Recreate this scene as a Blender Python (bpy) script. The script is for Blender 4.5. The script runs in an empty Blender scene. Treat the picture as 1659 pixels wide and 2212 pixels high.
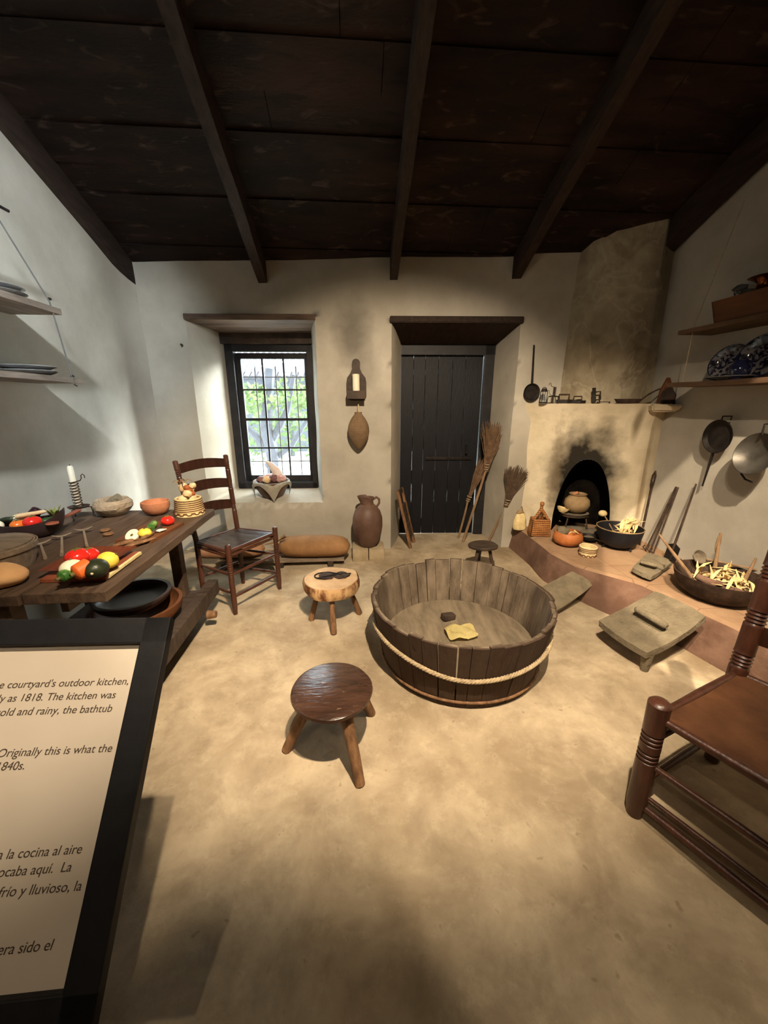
import bpy, bmesh, math, random
from mathutils import Vector, Matrix, noise, Euler
random.seed(7)
S = bpy.context.scene
C = S.collection
V = Vector
PI = math.pi
R = math.radians

# ------------------------------------------------------------------ camera
F = 830.0; H = 1.45; PITCH = R(16); YAW = R(4.2)
cd = bpy.data.cameras.new('camera'); cam = bpy.data.objects.new('camera', cd); C.objects.link(cam)
cd.sensor_fit = 'VERTICAL'; cd.sensor_height = 24; cd.lens = F/2212*24
cd.clip_start = 0.02; cd.clip_end = 200
cam.location = (0, 0, H); cam.rotation_euler = (R(90)-PITCH, 0, -YAW)
S.camera = cam

# ------------------------------------------------------------------ world, exposure
w = bpy.data.worlds.new('world'); S.world = w; w.use_nodes = True
bg = w.node_tree.nodes['Background']; bg.inputs[0].default_value = (0.80, 0.92, 1.0, 1); bg.inputs[1].default_value = 15.0
S.view_settings.view_transform = 'Standard'; S.view_settings.look = 'None'
S.view_settings.exposure = 0.0; S.view_settings.gamma = 1.0; S.view_settings.use_curve_mapping = False

# ------------------------------------------------------------------ lights
def lamp(name, kind, loc, target, power, color, **k):
    l = bpy.data.lights.new(name, kind); l.energy = power; l.color = color
    for a, b in k.items(): setattr(l, a, b)
    o = bpy.data.objects.new(name, l); C.objects.link(o); o.location = loc
    o.rotation_euler = (V(target)-V(loc)).to_track_quat('-Z', 'Y').to_euler()
    return o
WARM = (1.0, 0.81, 0.58)
lamp('track_or_fill_spot', 'SPOT', (0.30, 0.25, 3.1), (0.38, 3.2, 0), 780, WARM, spot_size=R(75), spot_blend=0.55, shadow_soft_size=0.025)
lamp('track_or_fill_spot', 'SPOT', (1.30, 0.30, 3.0), (1.75, 1.4, 0), 120, WARM, spot_size=R(64), spot_blend=0.10, shadow_soft_size=0.025)
lamp('track_or_fill_spot', 'SPOT', (1.25, 0.45, 2.95), (3.15, 1.95, 0), 620, WARM, spot_size=R(45), spot_blend=0.06, shadow_soft_size=0.02)
lamp('track_or_fill_spot', 'SPOT', (0.1, 0.3, 3.05), (-1.1, 1.65, .3), 240, WARM, spot_size=R(42), spot_blend=0.55, shadow_soft_size=0.02)  # fill spot added to brighten the table and its vegetables
lamp('track_or_fill_spot', 'SPOT', (0.5, 0.25, 3.1), (2.15, 3.2, .70), 170, WARM, spot_size=R(34), spot_blend=0.5, shadow_soft_size=0.02)  # extra spot added beside the main one to lift the fireplace front
lamp('track_or_fill_spot', 'SPOT', (-0.9, -0.75, 3.0), (0.0, 0.9, 0.3), 48, WARM, spot_size=R(72), spot_blend=0.8, shadow_soft_size=0.03)
lamp('track_or_fill_spot', 'SPOT', (0.4, -0.3, 3.2), (1.95, 3.5, 2.1), 38, (1.0, .87, .70), spot_size=R(34), spot_blend=1.0, shadow_soft_size=0.12)  # soft fill added to brighten the chimney
lamp('cool_track_spot', 'SPOT', (-0.80, 0.55, 2.95), (-1.88, 2.0, 2.1), 420, (0.84, 0.94, 1.0), spot_size=R(66), spot_blend=0.7, shadow_soft_size=0.06)
lamp('hazy_sun', 'SUN', (6, 7, 5), (-1.4, 4, 1.2), 60, (0.92, 0.97, 1.0), angle=R(40))

# ------------------------------------------------------------------ measuring helpers (a pixel of the photograph -> a point of the room)
def ray(px, py):
    x = (px-829.5)/F; u = -(py-1106)/F
    f = math.cos(PITCH)+u*math.sin(PITCH); z = -math.sin(PITCH)+u*math.cos(PITCH)
    return V((x*math.cos(YAW)+f*math.sin(YAW), -x*math.sin(YAW)+f*math.cos(YAW), z))
O = V((0, 0, H))
def AZ(px, py, z=0.): r = ray(px, py); return O+r*((z-H)/r.z)
def AX(px, py, X): r = ray(px, py); return O+r*(X/r.x)
def AY(px, py, Y): r = ray(px, py); return O+r*(Y/r.y)

# ------------------------------------------------------------------ materials
def srgb(c):
    return tuple((v/12.92 if v <= .04045 else ((v+.055)/1.055)**2.4) for v in [x/255. for x in c])
MATS = {}
def mat(name, c1, c2=None, rough=.8, scale=8, bump=.15, bscale=None, metal=0, stretch=(1, 1, 1), spec=.3, detail=6, lo=.35, hi=.65, dist=.0, extra=None, c3=None, alpha=None):
    if name in MATS: return MATS[name]
    m = bpy.data.materials.new(name); m.use_nodes = True; nt = m.node_tree; N = nt.nodes; L = nt.links
    b = N['Principled BSDF']; b.inputs['Roughness'].default_value = rough; b.inputs['Metallic'].default_value = metal
    b.inputs['Specular IOR Level'].default_value = spec
    tc = N.new('ShaderNodeTexCoord'); mp = N.new('ShaderNodeMapping'); mp.inputs['Scale'].default_value = stretch
    L.new(tc.outputs['Object'], mp.inputs[0])
    n = N.new('ShaderNodeTexNoise'); n.inputs['Scale'].default_value = scale; n.inputs['Detail'].default_value = detail; n.inputs['Distortion'].default_value = dist
    n.inputs['Roughness'].default_value = .62
    L.new(mp.outputs[0], n.inputs['Vector'])
    cr = N.new('ShaderNodeValToRGB'); e = cr.color_ramp.elements
    e[0].position = lo; e[1].position = hi
    e[0].color = (*srgb(c1), 1); e[1].color = (*srgb(c2 or c1), 1)
    L.new(n.outputs['Fac'], cr.inputs[0])
    out = cr.outputs[0]
    if c3:                                              # large soft patches of a third colour
        n3 = N.new('ShaderNodeTexNoise'); n3.inputs['Scale'].default_value = scale*.28; n3.inputs['Detail'].default_value = 5
        L.new(mp.outputs[0], n3.inputs['Vector'])
        r3 = N.new('ShaderNodeValToRGB'); r3.color_ramp.elements[0].position = .5; r3.color_ramp.elements[1].position = .72
        L.new(n3.outputs['Fac'], r3.inputs[0])
        mx = N.new('ShaderNodeMix'); mx.data_type = 'RGBA'
        L.new(r3.outputs[0], mx.inputs['Factor']); L.new(out, mx.inputs[6]); mx.inputs[7].default_value = (*srgb(c3), 1)
        out = mx.outputs[2]
    if extra: out = extra(nt, tc, out)
    L.new(out, b.inputs['Base Color'])
    if bump:
        nb = N.new('ShaderNodeTexNoise'); nb.inputs['Scale'].default_value = bscale or scale*3; nb.inputs['Detail'].default_value = 9
        L.new(mp.outputs[0], nb.inputs['Vector'])
        bp = N.new('ShaderNodeBump'); bp.inputs['Strength'].default_value = bump; bp.inputs['Distance'].default_value = .01
        L.new(nb.outputs['Fac'], bp.inputs['Height']); L.new(bp.outputs[0], b.inputs['Normal'])
    MATS[name] = m
    return m

def blot(center, radius, col, strength=.8, nscale=6, squash=(1, 1, 1), inner=.25, outer=1.0, wob=.5):
    """a stain with its own place and ragged outline"""
    def f(nt, tc, out):
        N = nt.nodes; L = nt.links
        mp = N.new('ShaderNodeMapping'); mp.vector_type = 'POINT'
        mp.inputs['Scale'].default_value = tuple(s/radius for s in squash)
        mp.inputs['Location'].default_value = tuple(-c*s/radius for c, s in zip(center, squash))
        L.new(tc.outputs['Object'], mp.inputs[0])
        le = N.new('ShaderNodeVectorMath'); le.operation = 'LENGTH'; L.new(mp.outputs[0], le.inputs[0])
        n = N.new('ShaderNodeTexNoise'); n.inputs['Scale'].default_value = nscale; n.inputs['Detail'].default_value = 6
        L.new(tc.outputs['Object'], n.inputs['Vector'])
        ma = N.new('ShaderNodeMath'); ma.operation = 'MULTIPLY_ADD'; L.new(n.outputs['Fac'], ma.inputs[0]); ma.inputs[1].default_value = wob*2; L.new(le.outputs['Value'], ma.inputs[2])
        mr = N.new('ShaderNodeMapRange'); mr.inputs['From Min'].default_value = outer+wob; mr.inputs['From Max'].default_value = inner+wob
        mr.inputs['To Min'].default_value = 0; mr.inputs['To Max'].default_value = strength
        L.new(ma.outputs[0], mr.inputs[0])
        mx = N.new('ShaderNodeMix'); mx.data_type = 'RGBA'
        L.new(mr.outputs[0], mx.inputs['Factor']); L.new(out, mx.inputs[6]); mx.inputs[7].default_value = (*srgb(col), 1)
        return mx.outputs[2]
    return f
def chain(*fs):
    def f(nt, tc, out):
        for g in fs: out = g(nt, tc, out)
        return out
    return f
def bands(axis, freq, col, width=.08, strength=.8, wob=0):
    """thin seams repeating along one axis"""
    def f(nt, tc, out):
        N = nt.nodes; L = nt.links
        sx = N.new('ShaderNodeSeparateXYZ'); L.new(tc.outputs['Object'], sx.inputs[0])
        m1 = N.new('ShaderNodeMath'); m1.operation = 'MULTIPLY'; L.new(sx.outputs[axis], m1.inputs[0]); m1.inputs[1].default_value = freq
        m2 = N.new('ShaderNodeMath'); m2.operation = 'FRACT'; L.new(m1.outputs[0], m2.inputs[0])
        m3 = N.new('ShaderNodeMath'); m3.operation = 'LESS_THAN'; L.new(m2.outputs[0], m3.inputs[0]); m3.inputs[1].default_value = width
        m4 = N.new('ShaderNodeMath'); m4.operation = 'MULTIPLY'; L.new(m3.outputs[0], m4.inputs[0]); m4.inputs[1].default_value = strength
        mx = N.new('ShaderNodeMix'); mx.data_type = 'RGBA'
        L.new(m4.outputs[0], mx.inputs['Factor']); L.new(out, mx.inputs[6]); mx.inputs[7].default_value = (*srgb(col), 1)
        return mx.outputs[2]
    return f

def worn(col, sc, lo, hi, k, st=(1, 1, 1), ridge=False):
    def f(nt, tc, out):
        N = nt.nodes; L = nt.links
        mp = N.new('ShaderNodeMapping'); mp.inputs['Scale'].default_value = st; L.new(tc.outputs['Object'], mp.inputs[0])
        n = N.new('ShaderNodeTexNoise'); n.inputs['Scale'].default_value = sc; n.inputs['Detail'].default_value = 6; n.inputs['Distortion'].default_value = .8
        L.new(mp.outputs[0], n.inputs['Vector'])
        fac = n.outputs['Fac']
        if ridge:
            a = N.new('ShaderNodeMath'); a.operation = 'SUBTRACT'; L.new(fac, a.inputs[0]); a.inputs[1].default_value = .5
            b = N.new('ShaderNodeMath'); b.operation = 'ABSOLUTE'; L.new(a.outputs[0], b.inputs[0])
            c = N.new('ShaderNodeMath'); c.operation = 'SUBTRACT'; c.inputs[0].default_value = 1; L.new(b.outputs[0], c.inputs[1]); fac = c.outputs[0]
        mr = N.new('ShaderNodeMapRange'); mr.inputs['From Min'].default_value = lo; mr.inputs['From Max'].default_value = hi; mr.inputs['To Max'].default_value = k
        L.new(fac, mr.inputs[0])
        mx = N.new('ShaderNodeMix'); mx.data_type = 'RGBA'
        L.new(mr.outputs[0], mx.inputs['Factor']); L.new(out, mx.inputs[6]); mx.inputs[7].default_value = (*srgb(col), 1)
        return mx.outputs[2]
    return f

# ------------------------------------------------------------------ mesh helpers
def BM(): return bmesh.new()
def fin(name, bm, m, parent=None, loc=(0, 0, 0), smooth=True, rot=(0, 0, 0), recalc=True):
    if recalc: bmesh.ops.recalc_face_normals(bm, faces=bm.faces)
    me = bpy.data.meshes.new(name); bm.to_mesh(me); bm.free()
    if smooth:
        for p in me.polygons: p.use_smooth = True
        try: me.set_sharp_from_angle(angle=R(38))
        except Exception: pass
    o = bpy.data.objects.new(name, me); C.objects.link(o); me.materials.append(m)
    o.location = loc; o.rotation_euler = rot
    if parent: o.parent = parent
    return o
def tag(o, label, cat, group=None, kind=None):
    o['label'] = label; o['category'] = cat
    if group: o['group'] = group
    if kind: o['kind'] = kind
    return o
def thing(name, label, cat, loc=(0, 0, 0), rot=(0, 0, 0), group=None, scale=1):
    o = bpy.data.objects.new(name, None); C.objects.link(o); o.empty_display_size = .05
    o.location = loc; o.rotation_euler = rot; o.scale = (scale,)*3
    return tag(o, label, cat, group)
def struct(name, bm, m, parent=None, **k):
    o = fin(name, bm, m, parent, **k)
    if not parent: o['kind'] = 'structure'
    return o
def lab(o, s): o['label'] = s; return o

def box(bm, c, s, rot=(0, 0, 0), bev=0, taper=None):
    M = Matrix.Translation(V(c)) @ Euler(rot).to_matrix().to_4x4() @ Matrix.Diagonal((*s, 1))
    r = bmesh.ops.create_cube(bm, size=1, matrix=M)
    vs = r['verts']
    if bev:
        es = list({e for v in vs for e in v.link_edges})
        bmesh.ops.bevel(bm, geom=es, offset=bev, segments=2, affect='EDGES', profile=.6)
    return vs
def hexa(bm, p, bev=0):
    """p: 4 bottom + 4 top points"""
    v = [bm.verts.new(q) for q in p]
    for f in ((3, 2, 1, 0), (4, 5, 6, 7), (0, 1, 5, 4), (1, 2, 6, 5), (2, 3, 7, 6), (3, 0, 4, 7)): bm.faces.new([v[i] for i in f])
    if bev: bmesh.ops.bevel(bm, geom=list({e for x in v for e in x.link_edges}), offset=bev, segments=2, affect='EDGES')
def tube(bm, pts, rad, seg=10, cap=True, sq=1.0):
    pts = [V(p) for p in pts]; n = len(pts)
    if not hasattr(rad, '__len__'): rad = [rad]*n
    rings = []; up = None
    for i, p in enumerate(pts):
        t = (pts[min(i+1, n-1)]-pts[max(i-1, 0)])
        if t.length < 1e-9: t = V((0, 0, 1))
        t.normalize()
        if up is None:
            up = V((0, 0, 1)) if abs(t.z) < .9 else V((0, 1, 0))
            up = (up-t*up.dot(t)).normalized()
        else:
            u2 = up-t*up.dot(t)
            up = u2.normalized() if u2.length > 1e-6 else up
        s = t.cross(up)
        rings.append([bm.verts.new(p+(up*math.cos(a)*sq+s*math.sin(a))*rad[i]) for a in [2*PI*k/seg for k in range(seg)]])
    for a, b in zip(rings, rings[1:]):
        for k in range(seg):
            bm.faces.new((a[k], a[(k+1) % seg], b[(k+1) % seg], b[k]))
    if cap:
        bm.faces.new(rings[0][::-1]); bm.faces.new(rings[-1])
def lathe(bm, prof, seg=32, c=(0, 0, 0), sx=1, sy=1, wob=0, seed=0, close=True):
    """prof: (r, z) from the outside bottom up and, for an open vessel, back down inside"""
    c = V(c); rings = []
    for (r, z) in prof:
        ring = []
        if r < 1e-5: ring = [bm.verts.new(c+V((0, 0, z)))]
        else:
            for k in range(seg):
                a = 2*PI*k/seg
                d = 1+wob*noise.noise(V((math.cos(a)*1.7+seed, math.sin(a)*1.7, z*6)))
                ring.append(bm.verts.new(c+V((r*sx*math.cos(a)*d, r*sy*math.sin(a)*d, z))))
        rings.append(ring)
    for a, b in zip(rings, rings[1:]):
        for k in range(seg):
            k2 = (k+1) % seg
            if len(a) == 1 and len(b) == 1: continue
            if len(a) == 1: bm.faces.new((a[0], b[k2], b[k]))
            elif len(b) == 1: bm.faces.new((a[k], a[k2], b[0]))
            else: bm.faces.new((a[k], a[k2], b[k2], b[k]))
    if close:
        if len(rings[0]) > 1: bm.faces.new(rings[0][::-1])
        if len(rings[-1]) > 1: bm.faces.new(rings[-1])
def xf(bm, M, start=0):
    bm.verts.ensure_lookup_table()
    for v in bm.verts[start:]: v.co = M @ v.co
def blob(bm, c, s, amp=.05, fr=3, seed=0, sub=3, rot=(0, 0, 0)):
    r = bmesh.ops.create_icosphere(bm, subdivisions=sub, radius=1)
    M = Matrix.Translation(V(c)) @ Euler(rot).to_matrix().to_4x4() @ Matrix.Diagonal((*s, 1))
    for v in r['verts']:
        d = 1+amp*noise.noise(v.co*fr*.6+V((seed*7.1, seed, 0)))
        v.co = M @ (v.co*d)
def grid(bm, f, nu, nv):
    vs = [[bm.verts.new(f(i/nu, j/nv)) for j in range(nv+1)] for i in range(nu+1)]
    for i in range(nu):
        for j in range(nv): bm.faces.new((vs[i][j], vs[i+1][j], vs[i+1][j+1], vs[i][j+1]))
    return vs
def prism(bm, poly, z0, z1, off=None):
    """vertical prism from a plan polygon"""
    a = [bm.verts.new((p[0], p[1], z0)) for p in poly]; b = [bm.verts.new((p[0], p[1], z1)) for p in (off or poly)]
    n = len(poly)
    for i in range(n): bm.faces.new((a[i], a[(i+1) % n], b[(i+1) % n], b[i]))
    bm.faces.new(a[::-1]); bm.faces.new(b)
def slab(bm, poly, th, nrm=None):
    """poly of 3-D points pushed along nrm by th"""
    poly = [V(p) for p in poly]
    if nrm is None: nrm = (poly[1]-poly[0]).cross(poly[2]-poly[0]).normalized()
    nrm = V(nrm)
    a = [bm.verts.new(p) for p in poly]; b = [bm.verts.new(p+nrm*th) for p in poly]; n = len(poly)
    for i in range(n): bm.faces.new((a[i], a[(i+1) % n], b[(i+1) % n], b[i]))
    bm.faces.new(a[::-1]); bm.faces.new(b)
def arc(c, r, a0, a1, n, ax=0, ay=2):
    out = []
    for i in range(n+1):
        a = R(a0+(a1-a0)*i/n); p = V(c).copy(); p[ax] += r*math.cos(a); p[ay] += r*math.sin(a); out.append(p)
    return out

# ------------------------------------------------------------------ material set
M_plaster = mat('plaster', (166, 160, 148), (184, 178, 166), rough=.95, scale=2.2, bump=.35, bscale=9, c3=(154, 147, 132), spec=.1)
M_plasterb = mat('plaster_back', (162, 155, 142), (180, 173, 160), rough=.95, scale=2.4, bump=.35, bscale=9, c3=(148, 140, 124), spec=.1,
    extra=chain(blot((0.0, 3.72, 2.02), .22, (92, 86, 77), .75, 7, (1, .2, .62), wob=.4), blot((.1, 3.72, 1.75), .2, (106, 99, 88), .45, 9, (1, .2, .8), wob=.5)))
def crackle(nt, tc, out):
    N = nt.nodes; L = nt.links
    n = N.new('ShaderNodeTexVoronoi'); n.feature = 'DISTANCE_TO_EDGE'; n.inputs['Scale'].default_value = 1.3
    d = N.new('ShaderNodeTexNoise'); d.inputs['Scale'].default_value = 4; d.inputs['Detail'].default_value = 5
    L.new(tc.outputs['Object'], d.inputs['Vector'])
    mx0 = N.new('ShaderNodeMix'); mx0.data_type = 'RGBA'; mx0.inputs['Factor'].default_value = .35
    L.new(tc.outputs['Object'], mx0.inputs[6]); L.new(d.outputs['Color'], mx0.inputs[7]); L.new(mx0.outputs[2], n.inputs['Vector'])
    m3 = N.new('ShaderNodeMath'); m3.operation = 'LESS_THAN'; L.new(n.outputs['Distance'], m3.inputs[0]); m3.inputs[1].default_value = .004
    m4 = N.new('ShaderNodeMath'); m4.operation = 'MULTIPLY'; L.new(m3.outputs[0], m4.inputs[0]); m4.inputs[1].default_value = .25
    mx = N.new('ShaderNodeMix'); mx.data_type = 'RGBA'
    L.new(m4.outputs[0], mx.inputs['Factor']); L.new(out, mx.inputs[6]); mx.inputs[7].default_value = (*srgb((80, 66, 48)), 1)
    return mx.outputs[2]
def speck(nt, tc, out):
    N = nt.nodes; L = nt.links
    n = N.new('ShaderNodeTexNoise'); n.inputs['Scale'].default_value = 26; n.inputs['Detail'].default_value = 4
    L.new(tc.outputs['Object'], n.inputs['Vector'])
    r = N.new('ShaderNodeValToRGB'); r.color_ramp.elements[0].position = .66; r.color_ramp.elements[1].position = .74
    L.new(n.outputs['Fac'], r.inputs[0])
    m4 = N.new('ShaderNodeMath'); m4.operation = 'MULTIPLY'; L.new(r.outputs[0], m4.inputs[0]); m4.inputs[1].default_value = .5
    mx = N.new('ShaderNodeMix'); mx.data_type = 'RGBA'
    L.new(m4.outputs[0], mx.inputs['Factor']); L.new(out, mx.inputs[6]); mx.inputs[7].default_value = (*srgb((110, 92, 68)), 1)
    return mx.outputs[2]
def mottle(nt, tc, out):
    N = nt.nodes; L = nt.links
    for sc, lo, hi, col, k in ((7.5, .50, .68, (120, 102, 80), .35), (13, .52, .70, (202, 186, 158), .35)):
        n = N.new('ShaderNodeTexNoise'); n.inputs['Scale'].default_value = sc; n.inputs['Detail'].default_value = 9; n.inputs['Roughness'].default_value = .7
        L.new(tc.outputs['Object'], n.inputs['Vector'])
        r = N.new('ShaderNodeValToRGB'); r.color_ramp.elements[0].position = lo; r.color_ramp.elements[1].position = hi
        L.new(n.outputs['Fac'], r.inputs[0])
        m4 = N.new('ShaderNodeMath'); m4.operation = 'MULTIPLY'; L.new(r.outputs[0], m4.inputs[0]); m4.inputs[1].default_value = k
        mx = N.new('ShaderNodeMix'); mx.data_type = 'RGBA'
        L.new(m4.outputs[0], mx.inputs['Factor']); L.new(out, mx.inputs[6]); mx.inputs[7].default_value = (*srgb(col), 1)
        out = mx.outputs[2]
    return out
def stained(nt, tc, out):
    N = nt.nodes; L = nt.links          # outer faces of the tub are stained dark brown
    sx = N.new('ShaderNodeSeparateXYZ'); L.new(tc.outputs['Object'], sx.inputs[0])
    cb = N.new('ShaderNodeCombineXYZ'); L.new(sx.outputs[0], cb.inputs[0]); L.new(sx.outputs[1], cb.inputs[1])
    le = N.new('ShaderNodeVectorMath'); le.operation = 'LENGTH'; L.new(cb.outputs[0], le.inputs[0])
    m = N.new('ShaderNodeMath'); m.operation = 'MULTIPLY_ADD'; L.new(sx.outputs[2], m.inputs[0]); m.inputs[1].default_value = -.195; L.new(le.outputs['Value'], m.inputs[2])
    mr = N.new('ShaderNodeMapRange'); mr.inputs['From Min'].default_value = .425; mr.inputs['From Max'].default_value = .432; mr.inputs['To Max'].default_value = .88
    L.new(m.outputs[0], mr.inputs[0])
    mx = N.new('ShaderNodeMix'); mx.data_type = 'RGBA'
    L.new(mr.outputs[0], mx.inputs['Factor']); L.new(out, mx.inputs[6]); mx.inputs[7].default_value = (*srgb((62, 44, 32)), 1)
    return mx.outputs[2]
M_floor = mat('earth_floor', (148, 131, 108), (188, 171, 144), rough=.9, scale=3.2, bump=1.0, bscale=10, c3=(124, 106, 80), spec=.15, dist=.4, extra=chain(mottle, speck), detail=9)
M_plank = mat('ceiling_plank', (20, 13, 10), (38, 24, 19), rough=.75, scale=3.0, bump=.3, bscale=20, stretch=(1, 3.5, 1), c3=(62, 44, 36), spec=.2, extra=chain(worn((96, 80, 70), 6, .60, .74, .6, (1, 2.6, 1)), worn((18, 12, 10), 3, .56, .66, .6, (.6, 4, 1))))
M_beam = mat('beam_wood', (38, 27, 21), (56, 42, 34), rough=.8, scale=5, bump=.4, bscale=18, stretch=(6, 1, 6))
M_lintel = mat('lintel_wood', (70, 54, 43), (112, 92, 76), rough=.75, scale=4, bump=.4, bscale=16, stretch=(.6, 4, 6))
M_frame = mat('window_paint', (24, 23, 26), (38, 36, 38), rough=.5, scale=9, bump=.1)
M_doorp = mat('door_paint', (8, 9, 16), (15, 16, 22), rough=.55, scale=6, bump=.2, stretch=(6, 6, 1))
M_iron = mat('iron', (26, 23, 21), (44, 38, 34), rough=.6, scale=18, bump=.2, metal=.4)
M_rust = mat('rusty_iron', (44, 34, 28), (78, 60, 48), rough=.75, scale=18, bump=.3, metal=.2)
M_table = mat('table_wood', (62, 48, 38), (92, 73, 58), rough=.6, scale=6, bump=.25, bscale=14, stretch=(6, .7, 4), c3=(78, 60, 47), spec=.35)
M_chair = mat('chair_wood', (58, 32, 22), (82, 48, 34), rough=.35, scale=10, bump=.12, stretch=(3, 3, .7), spec=.5)
M_leather = mat('seat_leather', (104, 68, 46), (138, 94, 64), rough=.5, scale=5, bump=.35, bscale=40, c3=(98, 56, 32), spec=.4)
M_seat = mat('seat_dark', (62, 47, 40), (92, 74, 64), rough=.28, scale=9, bump=.3, bscale=30, stretch=(1, 5, 1), spec=.6)
M_stool = mat('stool_wood', (50, 35, 28), (76, 53, 41), rough=.2, scale=7, bump=.35, bscale=16, stretch=(1, 5, 3), spec=.6, c3=(52, 34, 26), extra=chain(worn((140, 110, 84), 18, .64, .72, .7, (1, 2.2, 1)), worn((34, 24, 18), 9, .62, .68, .7, (1, 4, 1))))
M_stooleg = mat('stool_leg_wood', (96, 68, 46), (142, 106, 74), rough=.6, scale=8, bump=.35, stretch=(5, 5, 1))
M_logtop = mat('log_face', (176, 142, 106), (206, 176, 138), rough=.7, scale=6, bump=.2)
M_bark = mat('log_bark', (104, 62, 36), (204, 164, 116), rough=.85, lo=.44, hi=.56, scale=9, bump=.8, bscale=20, stretch=(1, 1, .5))
M_dkwood = mat('dark_wood', (48, 38, 32), (76, 62, 52), rough=.65, scale=8, bump=.3, stretch=(1, 4, 1))
M_stave = mat('stave_wood', (82, 70, 57), (128, 113, 95), rough=.85, scale=7, bump=.6, bscale=26, stretch=(2, 2, .6), c3=(64, 50, 38), extra=stained)
M_tubfloor = mat('tub_floor', (98, 86, 70), (132, 118, 98), rough=.85, scale=4, bump=.3, stretch=(4, 1, 1))
M_rope = mat('rope', (150, 132, 104), (184, 164, 132), rough=.95, scale=30, bump=.4)
M_stone = mat('grey_stone', (106, 96, 78), (134, 122, 100), rough=.95, scale=9, bump=.9, bscale=70, c3=(94, 84, 68))
M_stone2 = mat('mortar_stone', (142, 124, 102), (176, 156, 130), rough=.95, scale=12, bump=1, bscale=60, c3=(116, 102, 84))
M_hearthtop = mat('hearth_tile', (142, 112, 86), (162, 132, 104), rough=.85, scale=5, bump=.2, extra=chain(bands(1, 3.1, (104, 78, 58), .02, .6), bands(0, 3.1, (104, 78, 58), .02, .6)))
M_hearthside = mat('hearth_plaster', (98, 72, 58), (124, 96, 80), rough=.95, scale=7, bump=.6, bscale=26, c3=(84, 60, 48))
FC = (2.02, 3.34, 0.9)
M_fire = mat('fireplace_plaster', (196, 182, 154), (216, 202, 176), rough=.95, scale=4, bump=.6, bscale=18, c3=(160, 146, 118), spec=.1,
    extra=chain(blot((2.06, 3.3, .80), .46, (22, 19, 16), .97, 7, (1.4, .6, .80), inner=.45, outer=1.0, wob=.4),
                blot((2.36, 3.13, 1.28), .2, (112, 98, 70), .8, 5, (5, .5, .9), wob=.25),
                blot((2.26, 3.2, .45), .3, (60, 52, 44), .5, 9, (3.5, .5, .9), wob=.4),
                blot((1.86, 3.42, .8), .5, (96, 80, 60), .6, 22, (9, .5, .8), wob=.5),
                blot((2.48, 3.08, .7), .6, (130, 108, 78), .6, 8, (14, .5, .8), wob=.3)))
M_chim = mat('chimney_plaster', (148, 136, 114), (172, 160, 136), rough=.95, scale=7, bump=.7, bscale=16, c3=(126, 112, 90), spec=.1, dist=.6,
    extra=chain(blot((2.36, 3.3, 1.85), .35, (96, 80, 60), .5, 5, (2.6, .6, .5), wob=.45), blot((2.5, 3.3, 2.3), .4, (104, 90, 70), .4, 6, (2.6, .6, .6), wob=.5), worn((190, 178, 152), 2.6, .98, .998, .32, (1, 1, .8), True), worn((104, 90, 68), 5, .56, .68, .5)))
M_soot = mat('soot', (12, 10, 9), (26, 22, 19), rough=1, scale=9, bump=.3, spec=0)
M_clay = mat('clay', (166, 104, 72), (190, 128, 92), rough=.85, scale=9, bump=.3, c3=(132, 82, 58))
M_jar = mat('jar_clay', (80, 58, 48), (108, 82, 68), rough=.55, scale=6, bump=.2, c3=(78, 58, 48), spec=.35)
M_pot = mat('pot_clay', (132, 108, 76), (158, 132, 96), rough=.8, scale=9, bump=.3, c3=(92, 74, 54))
M_gourd = mat('gourd', (168, 96, 50), (196, 122, 70), rough=.5, scale=14, bump=.2, c3=(130, 70, 36))
M_straw = mat('straw', (196, 172, 120), (222, 202, 152), rough=.9, scale=20, bump=.3)
M_husk = mat('corn_husk', (206, 174, 118), (232, 206, 156), rough=.85, scale=12, bump=.4, stretch=(1, 1, 4))
M_wicker = mat('wicker', (146, 92, 48), (184, 128, 74), rough=.85, scale=18, bump=.6, c3=(110, 66, 34), extra=chain(bands(2, 55, (84, 48, 24), .35, .75), bands(0, 60, (96, 56, 28), .3, .5)))
M_bone = mat('pale_basket', (214, 190, 140), (236, 216, 172), rough=.8, scale=16, bump=.2)
M_brown = mat('basket_pattern', (88, 54, 30), (110, 68, 38), rough=.85)
M_ribgourd = mat('ribbed_gourd', (110, 88, 64), (136, 110, 82), rough=.8, scale=9, bump=.3, c3=(84, 64, 46), extra=bands(2, 110, (74, 56, 40), .35, .6))
M_iron_b = mat('black_kettle', (26, 27, 32), (38, 39, 44), rough=.55, scale=9, bump=.15, metal=.3)
M_canvas = mat('canvas_bag', (128, 92, 58), (158, 118, 78), rough=.75, scale=4, bump=.35, bscale=12, c3=(112, 74, 44))
M_bag2 = mat('hide_bag', (140, 98, 70), (166, 124, 92), rough=.8, scale=4, bump=.3)
M_loaf = mat('loaf_crust', (206, 156, 104), (224, 178, 126), rough=.8, scale=6, bump=.2)
M_greywood = mat('grey_wood', (112, 96, 80), (142, 126, 108), rough=.85, scale=7, bump=.4, stretch=(1, 5, 3))
M_shelfw = mat('shelf_wood', (112, 98, 86), (152, 138, 124), rough=.8, scale=5, bump=.5, bscale=14, stretch=(4, .6, 3), c3=(86, 72, 62))
M_shelfd = mat('shelf_dark_wood', (74, 54, 38), (98, 74, 54), rough=.8, scale=5, bump=.4, stretch=(4, .6, 3))
M_boxw = mat('reddish_box_wood', (84, 50, 28), (108, 66, 38), rough=.6, scale=5, bump=.3, stretch=(4, .6, 3))
M_redw = mat('plate_redwood', (120, 62, 42), (144, 80, 56), rough=.45, scale=6, bump=.12, stretch=(4, 1, 1), spec=.45)
M_candle = mat('candle_wax', (226, 216, 190), (238, 230, 208), rough=.5, scale=6, bump=.1)
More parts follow.
